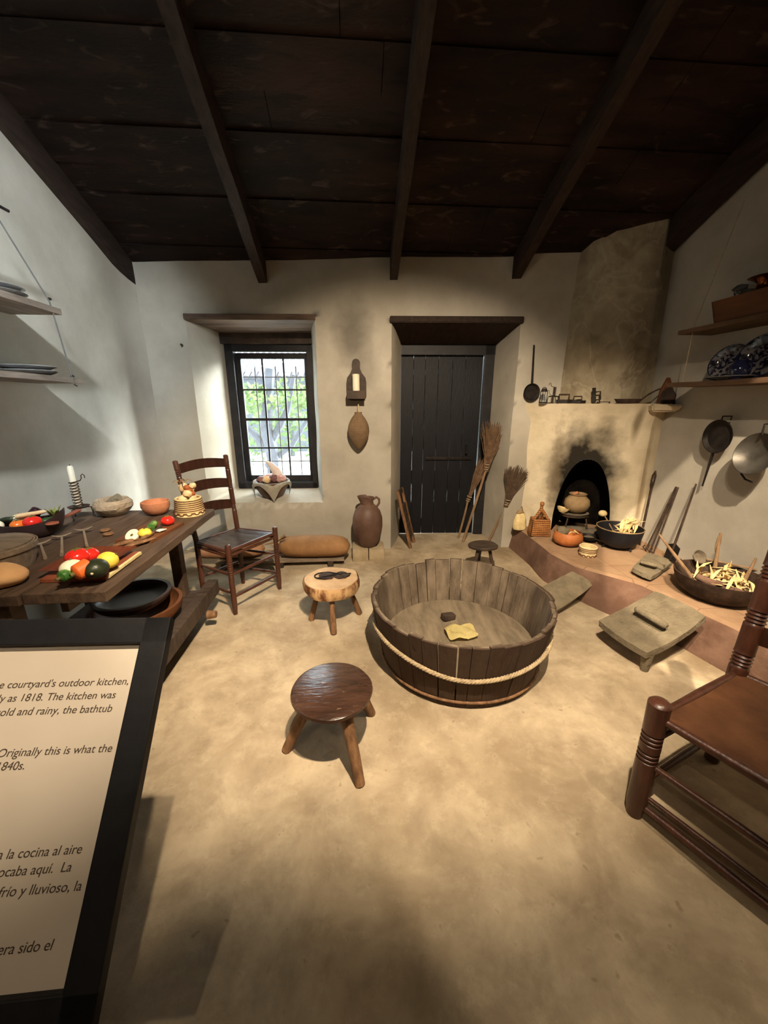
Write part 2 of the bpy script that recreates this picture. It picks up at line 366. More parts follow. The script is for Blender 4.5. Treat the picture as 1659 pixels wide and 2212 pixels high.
M_wick = mat('wick', (40, 34, 28), (50, 44, 38), rough=.9)
M_broom = mat('broom_straw', (84, 64, 48), (122, 96, 72), rough=.95, scale=20, bump=.3)
M_broomd = mat('broom_dark_straw', (66, 52, 40), (96, 78, 60), rough=.95, scale=20, bump=.3)
M_stick = mat('stick_wood', (118, 92, 66), (146, 118, 88), rough=.8, scale=10, bump=.2, stretch=(3, 3, .6))
M_tomato = mat('tomato', (212, 34, 30), (226, 52, 38), rough=.18, scale=3, bump=0, spec=.6)
M_ortom = mat('orange_tomato', (226, 96, 30), (232, 132, 50), rough=.25, scale=5, bump=0, spec=.6)
M_carrot = mat('carrot', (232, 100, 40), (240, 120, 54), rough=.5, scale=6, bump=.25, bscale=14)
M_onion = mat('white_onion', (232, 228, 196), (244, 240, 214), rough=.35, scale=4, bump=.08, stretch=(3, 3, .5))
M_avo = mat('avocado', (30, 36, 26), (48, 54, 36), rough=.35, scale=20, bump=.25, bscale=70)
M_lemon = mat('yellow_squash', (222, 190, 58), (234, 206, 84), rough=.5, scale=12, bump=.3, bscale=40)
M_zuc = mat('zucchini', (58, 104, 44), (140, 176, 96), rough=.4, scale=16, bump=.2, stretch=(1, 1, .25), lo=.44, hi=.56)
M_green = mat('leaf_green', (96, 104, 48), (136, 138, 78), rough=.7, scale=10, bump=.3)
M_dgreen = mat('dark_green_pepper', (44, 70, 36), (62, 88, 46), rough=.3, scale=5, bump=.05)
M_aub = mat('aubergine', (40, 22, 28), (54, 32, 36), rough=.25, scale=5, bump=.0)
M_stem = mat('green_stem', (84, 82, 40), (104, 100, 56), rough=.8)
M_batea = mat('dark_bowl_wood', (40, 28, 28), (58, 42, 40), rough=.35, scale=5, bump=.1, spec=.5)
M_cloth = mat('linen_cloth', (186, 178, 160), (204, 197, 180), rough=.95, scale=6, bump=.5, bscale=60)
M_bread = mat('pink_shell', (186, 140, 134), (210, 172, 162), rough=.6, scale=6, bump=.3)
M_pinkwhite = mat('horn_white', (206, 190, 184), (222, 208, 202), rough=.5, scale=6, bump=.2)
M_darkpur = mat('dried_chili', (96, 64, 66), (124, 88, 86), rough=.6, scale=9, bump=.3)
M_soap = mat('soap_cloth', (216, 200, 136), (228, 214, 156), rough=.9, scale=7, bump=.6, bscale=14)
M_copper = mat('copper', (120, 66, 30), (146, 84, 42), rough=.25, scale=6, bump=.03, metal=.85)
M_tin = mat('tin', (150, 150, 150), (176, 176, 176), rough=.25, scale=9, bump=.05, metal=.45)
M_tind = mat('dull_tin', (70, 66, 60), (96, 92, 86), rough=.45, scale=9, bump=.1, metal=.6)
M_pan = mat('pan_steel', (92, 92, 86), (118, 118, 110), rough=.35, scale=9, bump=.1, metal=.8)
M_glaze = mat('blue_glaze', (20, 22, 44), (34, 38, 66), rough=.08, scale=6, bump=0, spec=.7)
M_iceplate = mat('blue_pattern_plate', (26, 27, 42), (112, 108, 110), rough=.12, scale=16, bump=0, spec=.6, lo=.46, hi=.54, detail=3, dist=2.0)
M_earth = mat('orange_pot', (140, 76, 40), (164, 94, 52), rough=.5, scale=6, bump=.1)
M_signframe = mat('sign_frame_paint', (20, 20, 24), (28, 28, 31), rough=.6, scale=20, bump=.05)
M_paper = mat('sign_paper', (222, 208, 190), (228, 215, 198), rough=.55, scale=3, bump=0)
M_ink = mat('ink', (84, 72, 60), (90, 78, 66), rough=.8, bump=0)
M_brick = mat('adobe_brick', (150, 132, 104), (178, 160, 130), rough=.95, scale=7, bump=.7, bscale=26)
M_garlic = mat('garlic_skin', (206, 170, 122), (228, 204, 164), rough=.6, scale=9, bump=.3)
M_cord = mat('cord', (92, 90, 88), (112, 110, 106), rough=.9, bump=0)
M_hearthgrey = mat('grey_hearth_stone', (96, 86, 72), (120, 110, 94), rough=.95, scale=9, bump=.6)
M_leafout = mat('tree_leaf', (46, 66, 24), (84, 108, 44), rough=.7, scale=5, bump=0)
M_trunk = mat('tree_bark', (48, 50, 56), (66, 68, 76), rough=.9, scale=6, bump=.5)
M_gravel = mat('courtyard_gravel', (206, 204, 196), (226, 224, 216), rough=.95, scale=5, bump=.2)
M_rooftile = mat('roof_tile', (56, 54, 62), (76, 72, 80), rough=.9, scale=6, bump=.3)
M_outwall = mat('courtyard_wall', (84, 88, 98), (96, 100, 108), rough=.95, scale=5, bump=.1)
M_purple = mat('bush_leaf', (54, 74, 36), (80, 102, 52), rough=.8, scale=5)

def glass():
    m = bpy.data.materials.new('window_glass'); m.use_nodes = True; N = m.node_tree.nodes; L = m.node_tree.links
    b = N['Principled BSDF']; b.inputs['Roughness'].default_value = .03; b.inputs['Transmission Weight'].default_value = 0
    b.inputs['Base Color'].default_value = (.9, .95, .95, 1)
    t = N.new('ShaderNodeBsdfTransparent'); t.inputs[0].default_value = (.97, .99, .98, 1)
    mx = N.new('ShaderNodeMixShader'); mx.inputs[0].default_value = .06
    L.new(t.outputs[0], mx.inputs[1]); L.new(b.outputs[0], mx.inputs[2])
    L.new(mx.outputs[0], N['Material Output'].inputs[0]); return m
M_glass = glass()

# ------------------------------------------------------------------ room shell
XL, XR = -1.88, 2.57
WA = R(-3); Y0 = 3.715                                    # the back wall runs 3 degrees askew
def WP(u, z, d=0.):                                       # point on the back wall: u along it, d into its thickness
    return V((u*math.cos(WA)-d*math.sin(WA), Y0+u*math.sin(WA)+d*math.cos(WA), z))
def nz(p, s=1.): return noise.noise(V(p)*s)

bm = BM()
def ff(u, v):
    x = -2.6+5.8*u; y = -1.3+6.4*v
    return V((x, y, .006*nz((x, y, 0), 1.6)-.004))
grid(bm, ff, 80, 90)
struct('floor', bm, M_floor)

# back wall with a window and a door opening
WIN = (-1.455, -.335, .49, 2.17)      # outer opening u0,u1,z0,z1
WINI = (-1.275, -.435, .56, 1.985)      # inner opening at depth .40
DOO = (.34, 1.485, -.02, 2.15)
DOI = (.455, 1.40, -.02, 2.0)
bm = BM()
def cuts(a, b, extra, st=.07):
    xs = sorted([a, b]+[e for e in extra if a < e < b]); out = []
    for p, q in zip(xs, xs[1:]):
        n = max(1, int((q-p)/st)); out += [p+(q-p)*i/n for i in range(n)]
    return out+[b]
us = cuts(-2.3, 3.0, [WIN[0], WIN[1], DOO[0], DOO[1]]); zs = cuts(-.05, 2.9, [WIN[2], WIN[3], DOO[3]])
def wallpt(u, z):
    du = .02*nz((u*1.3, z*1.3, 4)); 
    p = WP(u, z, .018*nz((u*1.4, z*1.4, 1))+.005*nz((u*5, z*5, 2)))
    return p
def inn(u, z): 
    return (WIN[0]-1e-6 <= u <= WIN[1]+1e-6 and WIN[2]-1e-6 <= z <= WIN[3]+1e-6), (DOO[0]-1e-6 <= u <= DOO[1]+1e-6 and z <= DOO[3]+1e-6)
gv = {}
def gvert(i, j):
    if (i, j) not in gv: gv[i, j] = bm.verts.new(wallpt(us[i], zs[j]))
    return gv[i, j]
for i in range(len(us)-1):
    for j in range(len(zs)-1):
        um = (us[i]+us[i+1])/2; zm = (zs[j]+zs[j+1])/2
        if any(inn(um, zm)) or (um > 1.76 and zm < 1.38) or um > 2.08: continue
        bm.faces.new((gvert(i, j), gvert(i+1, j), gvert(i+1, j+1), gvert(i, j+1)))
def reveal(o, q, depth, lines, n=8):
    """splayed plaster reveal between outer opening o and inner opening q"""
    for (a, b, c, d) in lines:                    # a->b on outer edge, c->d on inner edge
        m = 24
        def f(s, t):
            u0 = a[0]+(b[0]-a[0])*s; z0 = a[1]+(b[1]-a[1])*s
            u1 = c[0]+(d[0]-c[0])*s; z1 = c[1]+(d[1]-c[1])*s
            e = t**.85
            uu = u0+(u1-u0)*e; zz = z0+(z1-z0)*e
            k = math.sin(PI*t)
            base = WP(uu, zz, depth*t)+V((.014*k*nz((uu*2, zz*3, 5)), 0, .008*k*nz((uu*2, zz*2, 9))))
            if t < 1e-6: base = wallpt(u0, z0)
            return base
        grid(bm, f, m, n)
o, q = WIN, WINI
reveal(o, q, .40, [((o[0], o[2]), (o[0], o[3]), (q[0], q[2]), (q[0], o[3])), ((o[1], o[2]), (o[1], o[3]), (q[1], q[2]), (q[1], o[3])),
                   ((o[0], o[2]), (o[1], o[2]), (q[0], q[2]), (q[1], q[2]))])
o, q = DOO, DOI
reveal(o, q, .44, [((o[0], o[2]), (o[0], o[3]), (q[0], q[2]), (q[0], o[3])), ((o[1], o[2]), (o[1], o[3]), (q[1], q[2]), (q[1], o[3]))])
bmesh.ops.remove_doubles(bm, verts=bm.verts, dist=.004)
wb = struct('wall_back', bm, M_plasterb)
wb.modifiers.new('soft', 'BEVEL').width = .022; wb.modifiers['soft'].segments = 3; wb.modifiers['soft'].limit_method = 'ANGLE'; wb.modifiers['soft'].angle_limit = R(35)
# outer leaf of the thick adobe wall
bm = BM()
def pan(u0, u1, z0, z1, d0, d1):
    p = [WP(u0, z0, d0), WP(u1, z0, d0), WP(u1, z0, d1), WP(u0, z0, d1), WP(u0, z1, d0), WP(u1, z1, d0), WP(u1, z1, d1), WP(u0, z1, d1)]
    hexa(bm, p)
D0, D1 = .47, .55
pan(-2.4, WINI[0]-.0, -.05, 3.1, D0-.06, D1); pan(WINI[1], DOI[0], -.05, 3.1, D0-.06, D1); pan(DOI[1]+.03, 3.1, -.05, 3.1, D0-.02, D1)
pan(WINI[0], WINI[1], -.05, WINI[2], D0-.06, D1); pan(WINI[0], WINI[1], WINI[3], 3.1, D0-.06, D1); pan(DOI[0], DOI[1]+.03, DOI[3], 3.1, D0-.02, D1)
struct('wall_outer', bm, M_outwall, smooth=False)

# left wall (leaning and wobbling a little), rounded into the corner
bm = BM()
def fl(a, b):
    y = -1.3+5.2*a; z = -.05+4.8*b
    x = XL+.016*nz((y*1.2, z*1.2, 3))+.012*(1-z/2.6)*-1
    k = max(0, (y-3.55)/.35); x += .10*k*k
    return V((x, y, z))
grid(bm, fl, 66, 60); struct('wall_left', bm, M_plaster)
bm = BM()
def fr(a, b):
    y = -1.3+5.2*a; z = -.05+4.8*b
    return V((XR+.014*nz((y*1.2, z*1.2, 13)), y, z))
grid(bm, fr, 66, 60); struct('wall_right', bm, M_plaster)
bm = BM()     # front wall behind the viewer, doorway closed up to keep sky light out
for (x0, x1, z0, z1) in ((-2.2, 2.9, -.05, 4.8),):
    box(bm, ((x0+x1)/2, -1.25, (z0+z1)/2), (x1-x0, .3, z1-z0))
struct('wall_front', bm, M_plaster, smooth=False)

# sloping plank ceiling + rafters
SL = math.tan(R(22.4)); ZC = 2.615
def zc(y): return ZC+(3.7-y)*SL
bm = BM(); yy = 4.25; k = 0
ang = -math.atan(SL)
while yy > -1.5:
    wd = .205; off = .012*(k % 2)
    x = -2.2
    while x < 2.9:
        ln = random.uniform(1.4, 2.6)
        x1 = min(x+ln, 3.0)
        box(bm, ((x+x1)/2, yy-wd/2, zc(yy-wd/2)+.015+off), (x1-x-.004, wd/math.cos(ang)*1.02, .022), rot=(ang, 0, 0))
        x = x1
    yy -= wd*.98; k += 1
box(bm, (.3, 1.3, zc(1.3)+.09), (5.6, 6.6, .05), rot=(ang, 0, 0))
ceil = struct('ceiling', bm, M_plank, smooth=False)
ends = {-1.875: .085, -.76: .075, .352: .07, 1.41: .075, 2.50: .11}
for X, wdt in ends.items():
    bm = BM(); dep = .175; y1 = 3.82; y2 = -1.3
    n = 24
    def f(a, b, X=X, wdt=wdt):
        y = y1+(y2-y1)*a; t = b*4
        cx = X+.008*nz((X*5, y*1.5, 0)); w2 = wdt/2*(1+.12*nz((X, y*3, 1)))
        z = zc(y)+.01; dz = dep*(1+.06*nz((X, y*2, 5)))
        pts = [(-1, 0), (-1, -1), (1, -1), (1, 0), (-1, 0)]
        i = min(int(t+1e-6), 3); q = t-i
        a0, b0 = pts[i], pts[i+1]
        sx = a0[0]+(b0[0]-a0[0])*q; sz = a0[1]+(b0[1]-a0[1])*q
        return V((cx+sx*w2, y, z+sz*dz))
    rows = grid(bm, f, n, 4)
    bm.faces.new([rows[0][i] for i in range(4)]); bm.faces.new([rows[-1][i] for i in range(3, -1, -1)])
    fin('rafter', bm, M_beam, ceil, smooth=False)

# window
def wemp(name, u=0., d=0., z=0.):
    o = bpy.data.objects.new(name, None); C.objects.link(o); o.location = WP(u, z, d); o.rotation_euler = (0, 0, WA); o['kind'] = 'structure'; return o
win = wemp('window_1')        # local x = along the wall, y = depth, z = up
u0, u1, z0, z1 = WINI
bm = BM()
def bar(bm, ua, ub, za, zb, da, db, bev=.003): box(bm, ((ua+ub)/2, (da+db)/2, (za+zb)/2), (ub-ua, db-da, zb-za), bev=bev)
bar(bm, u0-.005, u0+.075, z0-.01, z1, .36, .45); bar(bm, u1-.05, u1+.01, z0-.01, z1, .36, .45)
bar(bm, u0, u1, z1-.06, z1+.01, .36, .45); bar(bm, u0, u1, z0-.01, z0+.055, .36, .45)
fin('window_frame', bm, M_frame, win, smooth=False)
su0, su1, sz0, sz1 = u0+.095, u1-.055, z0+.06, z1-.07
bm = BM()
bar(bm, su0-.018, su0+.035, sz0, sz1, .40, .44); bar(bm, su1-.025, su1+.01, sz0, sz1, .40, .44)
bar(bm, su0, su1, sz1-.055, sz1, .40, .44); bar(bm, su0, su1, sz0, sz0+.07, .40, .44)
gu0, gu1, gz0, gz1 = su0+.035, su1-.025, sz0+.07, sz1-.055
for k in (1, 2): uu = gu0+(gu1-gu0)*k/3; bar(bm, uu-.008, uu+.008, gz0, gz1, .405, .43, 0)
for k in (1, 2, 3): zz = gz0+(gz1-gz0)*k/4; h = .013 if k == 2 else .008; bar(bm, gu0, gu1, zz-h, zz+h, .405, .43, 0)
sash = fin('sash', bm, M_frame, win, smooth=False)
for a in range(3):
    for b in range(4):
        bm = BM(); ua = gu0+(gu1-gu0)*a/3; ub = gu0+(gu1-gu0)*(a+1)/3; za = gz0+(gz1-gz0)*b/4; zb = gz0+(gz1-gz0)*(b+1)/4
        box(bm, ((ua+ub)/2, .42, (za+zb)/2), (ub-ua, .003, zb-za)); fin('pane', bm, M_glass, sash, smooth=False)
bm = BM()
for k in range(3): uu = gu0+(gu1-gu0)*(k+.47)/3; tube(bm, [(uu, .52, gz0-.1), (uu, .52, gz1-.06)], .006, 6)
for f_ in (.115, .86): zz = gz0+(gz1-gz0)*f_; tube(bm, [(gu0-.1, .52, zz), (gu1+.1, .52, zz)], .006, 6)
lab(fin('iron_grille', bm, M_iron, win), 'thin iron bars outside the glass')
bm = BM()   # wooden lintel boards over the splayed recess
hexa(bm, [(WIN[0]-.01, -.025, WIN[3]-.035), (WIN[1]+.01, -.025, WIN[3]-.035), (u1+.03, .33, z1+.10), (u0-.04, .33, z1+.10),
          (WIN[0]-.01, -.025, WIN[3]+.012), (WIN[1]+.01, -.025, WIN[3]+.012), (u1+.03, .33, WIN[3]+.03), (u0-.04, .33, WIN[3]+.03)], .004)
fin('lintel', bm, M_lintel, win, smooth=False)
bm = BM(); box(bm, ((u0+u1)/2-.01, .35, z1+.06), (u1-u0+.09, .05, .11), bev=.006); fin('lintel_beam', bm, M_dkwood, win, smooth=False)

# door
door = wemp('door_1')
a0, a1, b1 = DOI[0], DOI[1], DOI[3]
bm = BM(); DW = .125
edges = [a0-.01, .585, .705, .84, .985, 1.12, 1.295]
for e0, e1 in zip(edges, edges[1:]):
    box(bm, ((e0+e1)/2, .475, .96), (e1-e0-.0025, .03, 1.92), bev=.002)
fin('door_leaf', bm, M_doorp, door, smooth=False)
bm = BM()
for zz in (.12, .62, 1.32, 1.82): box(bm, ((a0+1.24)/2, .505, zz), (1.24-a0, .025, .10))
for e in edges[1:-1]:
    for (za, zb) in ((.17, .36), (.5, .57), (.67, .72), (.95, 1.1), (1.45, 1.72)):
        if random.random() < .85: box(bm, (e, .497, (za+zb)/2), (.02, .01, zb-za))
fin('door_batten', bm, M_doorp, door, smooth=False)
bm = BM(); box(bm, (a1-.05, .46, 1.0), (.10, .08, 2.02), bev=.006); box(bm, ((a0+a1)/2, .46, 1.955), (a1-a0+.03, .08, .11), bev=.006)
fin('door_frame', bm, M_frame, door, smooth=False)
bm = BM(); box(bm, (.98, .45, .86), (.5, .02, .035), bev=.004); tube(bm, [(1.17, .45, .9), (1.17, .42, .92), (1.17, .42, .98), (1.17, .45, 1.0)], .01, 8)
fin('latch', bm, M_iron, door)
bm = BM()
hexa(bm, [(DOO[0]-.02, -.03, DOO[3]-.03), (DOO[1]+.02, -.03, DOO[3]-.03), (a1+.06, .42, b1-.0), (a0-.03, .42, b1-.0),
          (DOO[0]-.02, -.03, DOO[3]+.02), (DOO[1]+.02, -.03, DOO[3]+.02), (a1+.06, .42, b1+.2), (a0-.03, .42, b1+.2)], .006)
fin('lintel', bm, M_beam, door, smooth=False)

# ------------------------------------------------------------------ fireplace
HZ = .24
A = V((1.62, 3.66)); B = V((1.86, 3.43)); D = V((2.46, 3.09)); E2 = V((2.60, 3.13))
fp = thing('fireplace', 'whitewashed adobe corner fireplace with sooty arched firebox and tall chimney', 'fireplace', (0, 0, 0))
# hearth platform
edge_base = [AZ(1096, 1180), AZ(1146, 1222), AZ(1173, 1253), AZ(1215, 1278), AZ(1270, 1307), AZ(1370, 1352), AZ(1478, 1401), AZ(1561, 1450), V((2.10, 1.40, 0)), V((2.16, .9, 0))]
edge_top = [AZ(1100, 1123, HZ), AZ(1146, 1158, HZ), AZ(1192, 1192, HZ), AZ(1242, 1219, HZ), AZ(1290, 1233, HZ), AZ(1382, 1258, HZ), AZ(1454, 1291, HZ), AZ(1585, 1351, HZ), V((2.14, 1.45, HZ)), V((2.2, .9, HZ))]
def resamp(P, n):
    Ls = [0]
    for a, b in zip(P, P[1:]): Ls.append(Ls[-1]+(b-a).length)
    out = []
    for i in range(n+1):
        s = Ls[-1]*i/n; k = 0
        while k < len(P)-2 and Ls[k+1] < s: k += 1
        t = (s-Ls[k])/(Ls[k+1]-Ls[k]); out.append(P[k].lerp(P[k+1], t))
    return out
eb = resamp(edge_base, 60); et = resamp(edge_top, 60)
bm = BM()
def fh(a, b):
    i = round(a*60); p, q = eb[i], et[i]
    r = p.lerp(q, b); r = V((r.x+.012*nz(r, 3), r.y, p.z+(HZ-p.z)*b-.02*(b > .99)))
    return V((r.x, r.y, r.z-.02)) if b < .01 else r
grid(bm, fh, 60, 6)
side = fin('hearth_side', bm, M_hearthside, fp)
bm = BM()
vt = [bm.verts.new((p.x+.012*nz(p, 3), p.y, HZ-.02)) for p in et]
vt1 = [bm.verts.new((p.x+.02+.012*nz(p, 3), p.y, HZ)) for p in et]
vt2 = [bm.verts.new((XR+.05, p.y, HZ)) for p in et]
for i in range(60): bm.faces.new((vt[i], vt[i+1], vt1[i+1], vt1[i])); bm.faces.new((vt1[i], vt1[i+1], vt2[i+1], vt2[i]))
fin('hearth_top', bm, M_hearthtop, fp)
# body
path = [(A, 0), (B, 1), (D, 2), (E2, 3)]
def bodypt(s, z, out=0.):
    s = max(0, min(3, s)); k = min(int(s), 2); t = s-k
    P = [A, B, D, E2]
    p = P[k].lerp(P[k+1], t)
    nn = [V((-.69, -.72)), V((-.5, -.87)), V((-.35, -.94)), V((-.1, -1))]
    n = nn[k].lerp(nn[k+1], t)
    bulge = .02*math.sin(PI*min(1, max(0, s-1)))+out + .012*nz((p.x*3, p.y*3, z*3)) - .03*max(0, (z-.3))*(.4)
    fl = .06*max(0, (z-1.25)/.18)**1.5
    q = p+n*(bulge+fl)
    return V((q.x, q.y, z))
ZM = 1.435
S0, S1, ZA = 1.03, 1.72, .955         # arch opening along the front face
def archz(s):
    t = (s-(S0+S1)/2)/((S1-S0)/2)
    if abs(t) >= 1: return HZ-.01
    return HZ+.12+(ZA-HZ-.12)*(1-abs(t)**2.3)**.62
ss = [i/8 for i in range(9)]+[S0+(S1-S0)*(.5-.5*math.cos(PI*i/26)) for i in range(27)]+[S1+(2-S1)*(i+1)/6 for i in range(6)]+[2+(i+1)/5 for i in range(5)]
bm = BM(); cols = []
NZ = 14
for s in ss:
    zb = archz(s) if S0 <= s <= S1 else HZ-.02
    cols.append([bm.verts.new(bodypt(s, zb+(ZM-zb)*j/NZ)) for j in range(NZ+1)])
# legs of the opening: side strips run from the floor, the arch columns begin at the arch
for a, b in zip(cols, cols[1:]):
    for j in range(NZ): bm.faces.new((a[j], b[j], b[j+1], a[j+1]))
# mantel top surface
topv = [c[-1] for c in cols]
back = bm.verts.new((2.62, 3.7, ZM)); 
for a, b in zip(topv, topv[1:]): bm.faces.new((a, b, back))
body = fin('fire_body', bm, M_fire, fp)
# firebox lining: arch swept inwards
bm = BM(); arcp = []
for i in range(33):
    s = S0+(S1-S0)*(.5-.5*math.cos(PI*i/32)); arcp.append((s, archz(s) if 0 < i < 32 else HZ+.12))
arcp = [(S0, HZ-.01)]+arcp+[(S1, HZ-.01)]
inw = V((.5, .86, 0)); rows = []
for d in (0, .03, .12, .26, .42):
    sc = 1-.25*(d/.42); row = []
    for (s, z) in arcp:
        p = bodypt(s, z, .004 if d == 0 else 0); m = bodypt((S0+S1)/2, z)
        p = m+(p-m)*sc
        row.append(bm.verts.new(V((p.x, p.y, HZ-.01+(z-HZ+.01)*(1-.18*(d/.42))))+inw*d))
    rows.append(row)
for a, b in zip(rows, rows[1:]):
    for j in range(len(a)-1): bm.faces.new((a[j], a[j+1], b[j+1], b[j]))
bm.faces.new(rows[-1])
bm.faces.new((rows[0][0], rows[0][-1], rows[-1][-1], rows[-1][0]))
lab(fin('firebox', bm, M_soot, fp), 'black sooted inside of the firebox')
# mantel lip at the right end sticking out
bm = BM()
hexa(bm, [V((2.38, 3.02, 1.375)), V((2.56, 2.97, 1.375)), V((2.60, 3.2, 1.36)), V((2.42, 3.16, 1.36)),
          V((2.36, 3.00, 1.43)), V((2.57, 2.93, 1.43)), V((2.61, 3.2, ZM)), V((2.40, 3.18, ZM))], .012)
fin('mantel_lip', bm, M_fire, fp)
# chimney
bm = BM()
def chp(s, z):
    t = max(0, (z-ZM)/(2.75-ZM))
    L0 = V((1.86, 3.69)).lerp(V((1.915, 3.68)), t**.7); Rg = V((2.27, 3.27)).lerp(V((2.09, 3.38)), t); Q = V((2.60, 3.31)).lerp(V((2.60, 3.36)), t)
    M1 = V((1.98, 3.44)).lerp(V((1.98, 3.5)), t); M2 = V((2.44, 3.27)).lerp(V((2.42, 3.27)), t)
    P = [L0, M1, Rg, M2, Q]; k = min(int(s), 3); f = s-k
    p = P[k].lerp(P[k+1], f)
    q = p+V((-.45, -.85))*(.018*nz((p.x*3, p.y*3, z*2.4))+.006*nz((p.x*9, p.y*9, z*9)))
    return V((q.x, q.y, z))
grid(bm, lambda a, b: chp(a*4, ZM-.01+(2.86-ZM)*b), 32, 40)
ch = fin('chimney', bm, M_chim, fp)

# ------------------------------------------------------------------ outdoors seen through the window
bm = BM(); box(bm, (-3, 12, -.25), (24, 15, .1)); struct('ground_courtyard', bm, M_gravel, smooth=False)
t = thing('house', 'tiled courtyard house seen through the window', 'building', (-4, 12.5, -.2))
bm = BM(); box(bm, (0, 1.2, 1.3), (12, .3, 2.6)); fin('wall', bm, M_outwall, t, smooth=False)
bm = BM()
for k in range(60):
    x = -6+k*.2; tube(bm, [(x, -.2, 2.35), (x, 1.6, 3.2)], .09, 8, sq=.6)
fin('tiled_roof', bm, M_rooftile, t)
bm = BM(); box(bm, (0, -.1, 2.2), (12, .12, .16))
for x in (-4, -2, 0, 2, 4): box(bm, (x, -.1, 1.1), (.16, .16, 2.2))
fin('porch_post', bm, M_trunk, t, smooth=False)
def leaves(bm, c, s, n, sz=.06):
    c = V(c)
    for i in range(n):
        d = V((random.gauss(0, 1), random.gauss(0, 1), random.gauss(0, 1))).normalized()*random.random()**.4
        p = c+V((d.x*s[0], d.y*s[1], d.z*s[2]))
        a = V((random.uniform(-1, 1), random.uniform(-1, 1), random.uniform(-1, 1))).normalized()*sz*random.uniform(.6, 1.3)
        b = a.orthogonal().normalized()*sz*.6
        bm.faces.new([bm.verts.new(q) for q in (p-a, p+b, p+a, p-b)])
def tree(x, y, lbl, crown, tr, z=-.2):
    t = thing('tree', lbl, 'tree', (x, y, z))
    bm = BM()
    for path, r in tr: tube(bm, path, r, 8)
    fin('trunk', bm, M_trunk, t)
    bm = BM()
    for c, s, n in crown: leaves(bm, c, s, n)
    fin('foliage', bm, M_leafout, t, smooth=False, recalc=False)
tree(-1.55, 7.2, 'forked grey tree with green leaves outside the window', [((-.3, .2, 1.72), (1.1, .7, .24), 420), ((.8, .4, 1.75), (.7, .6, .26), 260)],
     [([(0, 0, 0), (.05, 0, .6), (-.05, 0, 1.2), (.1, 0, 2.2)], [.16, .13, .11, .08]), ([(.0, 0, .75), (-.4, .1, 1.2), (-.9, .1, 1.7)], [.08, .07, .04]), ([(0, 0, .9), (.35, 0, 1.5), (.5, 0, 2.1)], [.07, .06, .04]), ([(-.1, 0, .5), (.4, 0, .9), (.8, 0, 1.5)], [.06, .05, .03])])
bm = BM(); 
for k in range(9): leaves(bm, (-4.2+k*.75, 10.6+.2*math.sin(k*3), .95+.1*math.sin(k*2.3)), (.6, .5, 1.1), 240, .08)
tag(fin('hedge', bm, M_purple, smooth=False, recalc=False), 'green hedge in the courtyard behind the tree', 'hedge', kind='stuff')

# ------------------------------------------------------------------ table on the left
TZ = .75
t = thing('work_table', 'long dark plank table along the left wall', 'table', (-1.42, 2.0, 0))
xs = [-1.865, -1.585, -1.275, -.965]
for i, (x0, x1) in enumerate(zip(xs, xs[1:])):
    bm = BM(); y0_ = [1.1, 1.395, 1.405][i]; y1_ = [2.59, 2.6, 2.6][i]
    box(bm, ((x0+x1)/2+1.42, (y0_+y1_)/2-2, TZ-.022), (x1-x0-.006, y1_-y0_, .044), bev=.004)
    fin('table_board', bm, M_table, t, smooth=False)
for (x, y) in ((-1.20, 2.47), (-1.78, 2.45), (-1.38, 1.46), (-1.78, 1.25)):
    bm = BM(); box(bm, (x+1.42, y-2, .355), (.065, .065, .71), bev=.005); fin('leg', bm, M_table, t, smooth=False)
bm = BM(); box(bm, (-1.20+1.42, 1.97-2, .66), (.03, .95, .08), bev=.003); box(bm, (-1.78+1.42, 1.9-2, .66), (.03, 1.2, .08), bev=.003)
box(bm, (0, 2.45-2, .66), (.70, .03, .08), bev=.003); fin('apron', bm, M_table, t, smooth=False)
bm = BM(); box(bm, (-1.02+1.42, 1.98-2, .2), (.07, 1.15, .10), bev=.008); fin('side_rail', bm, M_dkwood, t, smooth=False)
bm = BM(); box(bm, (-1.4+1.42, 1.98-2, .165), (.74, 1.1, .03), bev=.004); fin('low_shelf', bm, M_dkwood, t, smooth=False)
bm = BM(); tube(bm, [(-.995+1.42, 2.33-2, .1), (-.94+1.42, 2.33-2, .1)], [.03, .022], 10); fin('peg', bm, M_stooleg, t)

def bowl_prof(r, h, base=.4, th=.012):
    out = []; n = 8
    for i in range(n+1):
        a = PI/2*i/n; out.append((r*(base+(1-base)*math.sin(a)), h*(1-math.cos(a))))
    for i in range(n, -1, -1):
        a = PI/2*i/n; out.append(((r-th)*(base*.9+(1-base*.9)*math.sin(a)) if i else 0.0, th+(h-th)*(1-math.cos(a))))
    out[n+1] = (r-th, h)
    return out
for (px, py, z, r, h, l, m) in ((295, 1300, .18, .24, .13, 'large dark wooden bowl on the low shelf under the table', M_boxw), (285, 1262, .31, .20, .07, 'shallow dark bowl stacked on the large bowl under the table', M_batea)):
    bm = BM(); lathe(bm, bowl_prof(r, h, .55, .02), 36, wob=.03)
    tag(fin('wooden_bowl', bm, m, loc=(-1.30 if z < .3 else -1.31, 2.12, z)), l, 'bowl', 'bowls under the table')

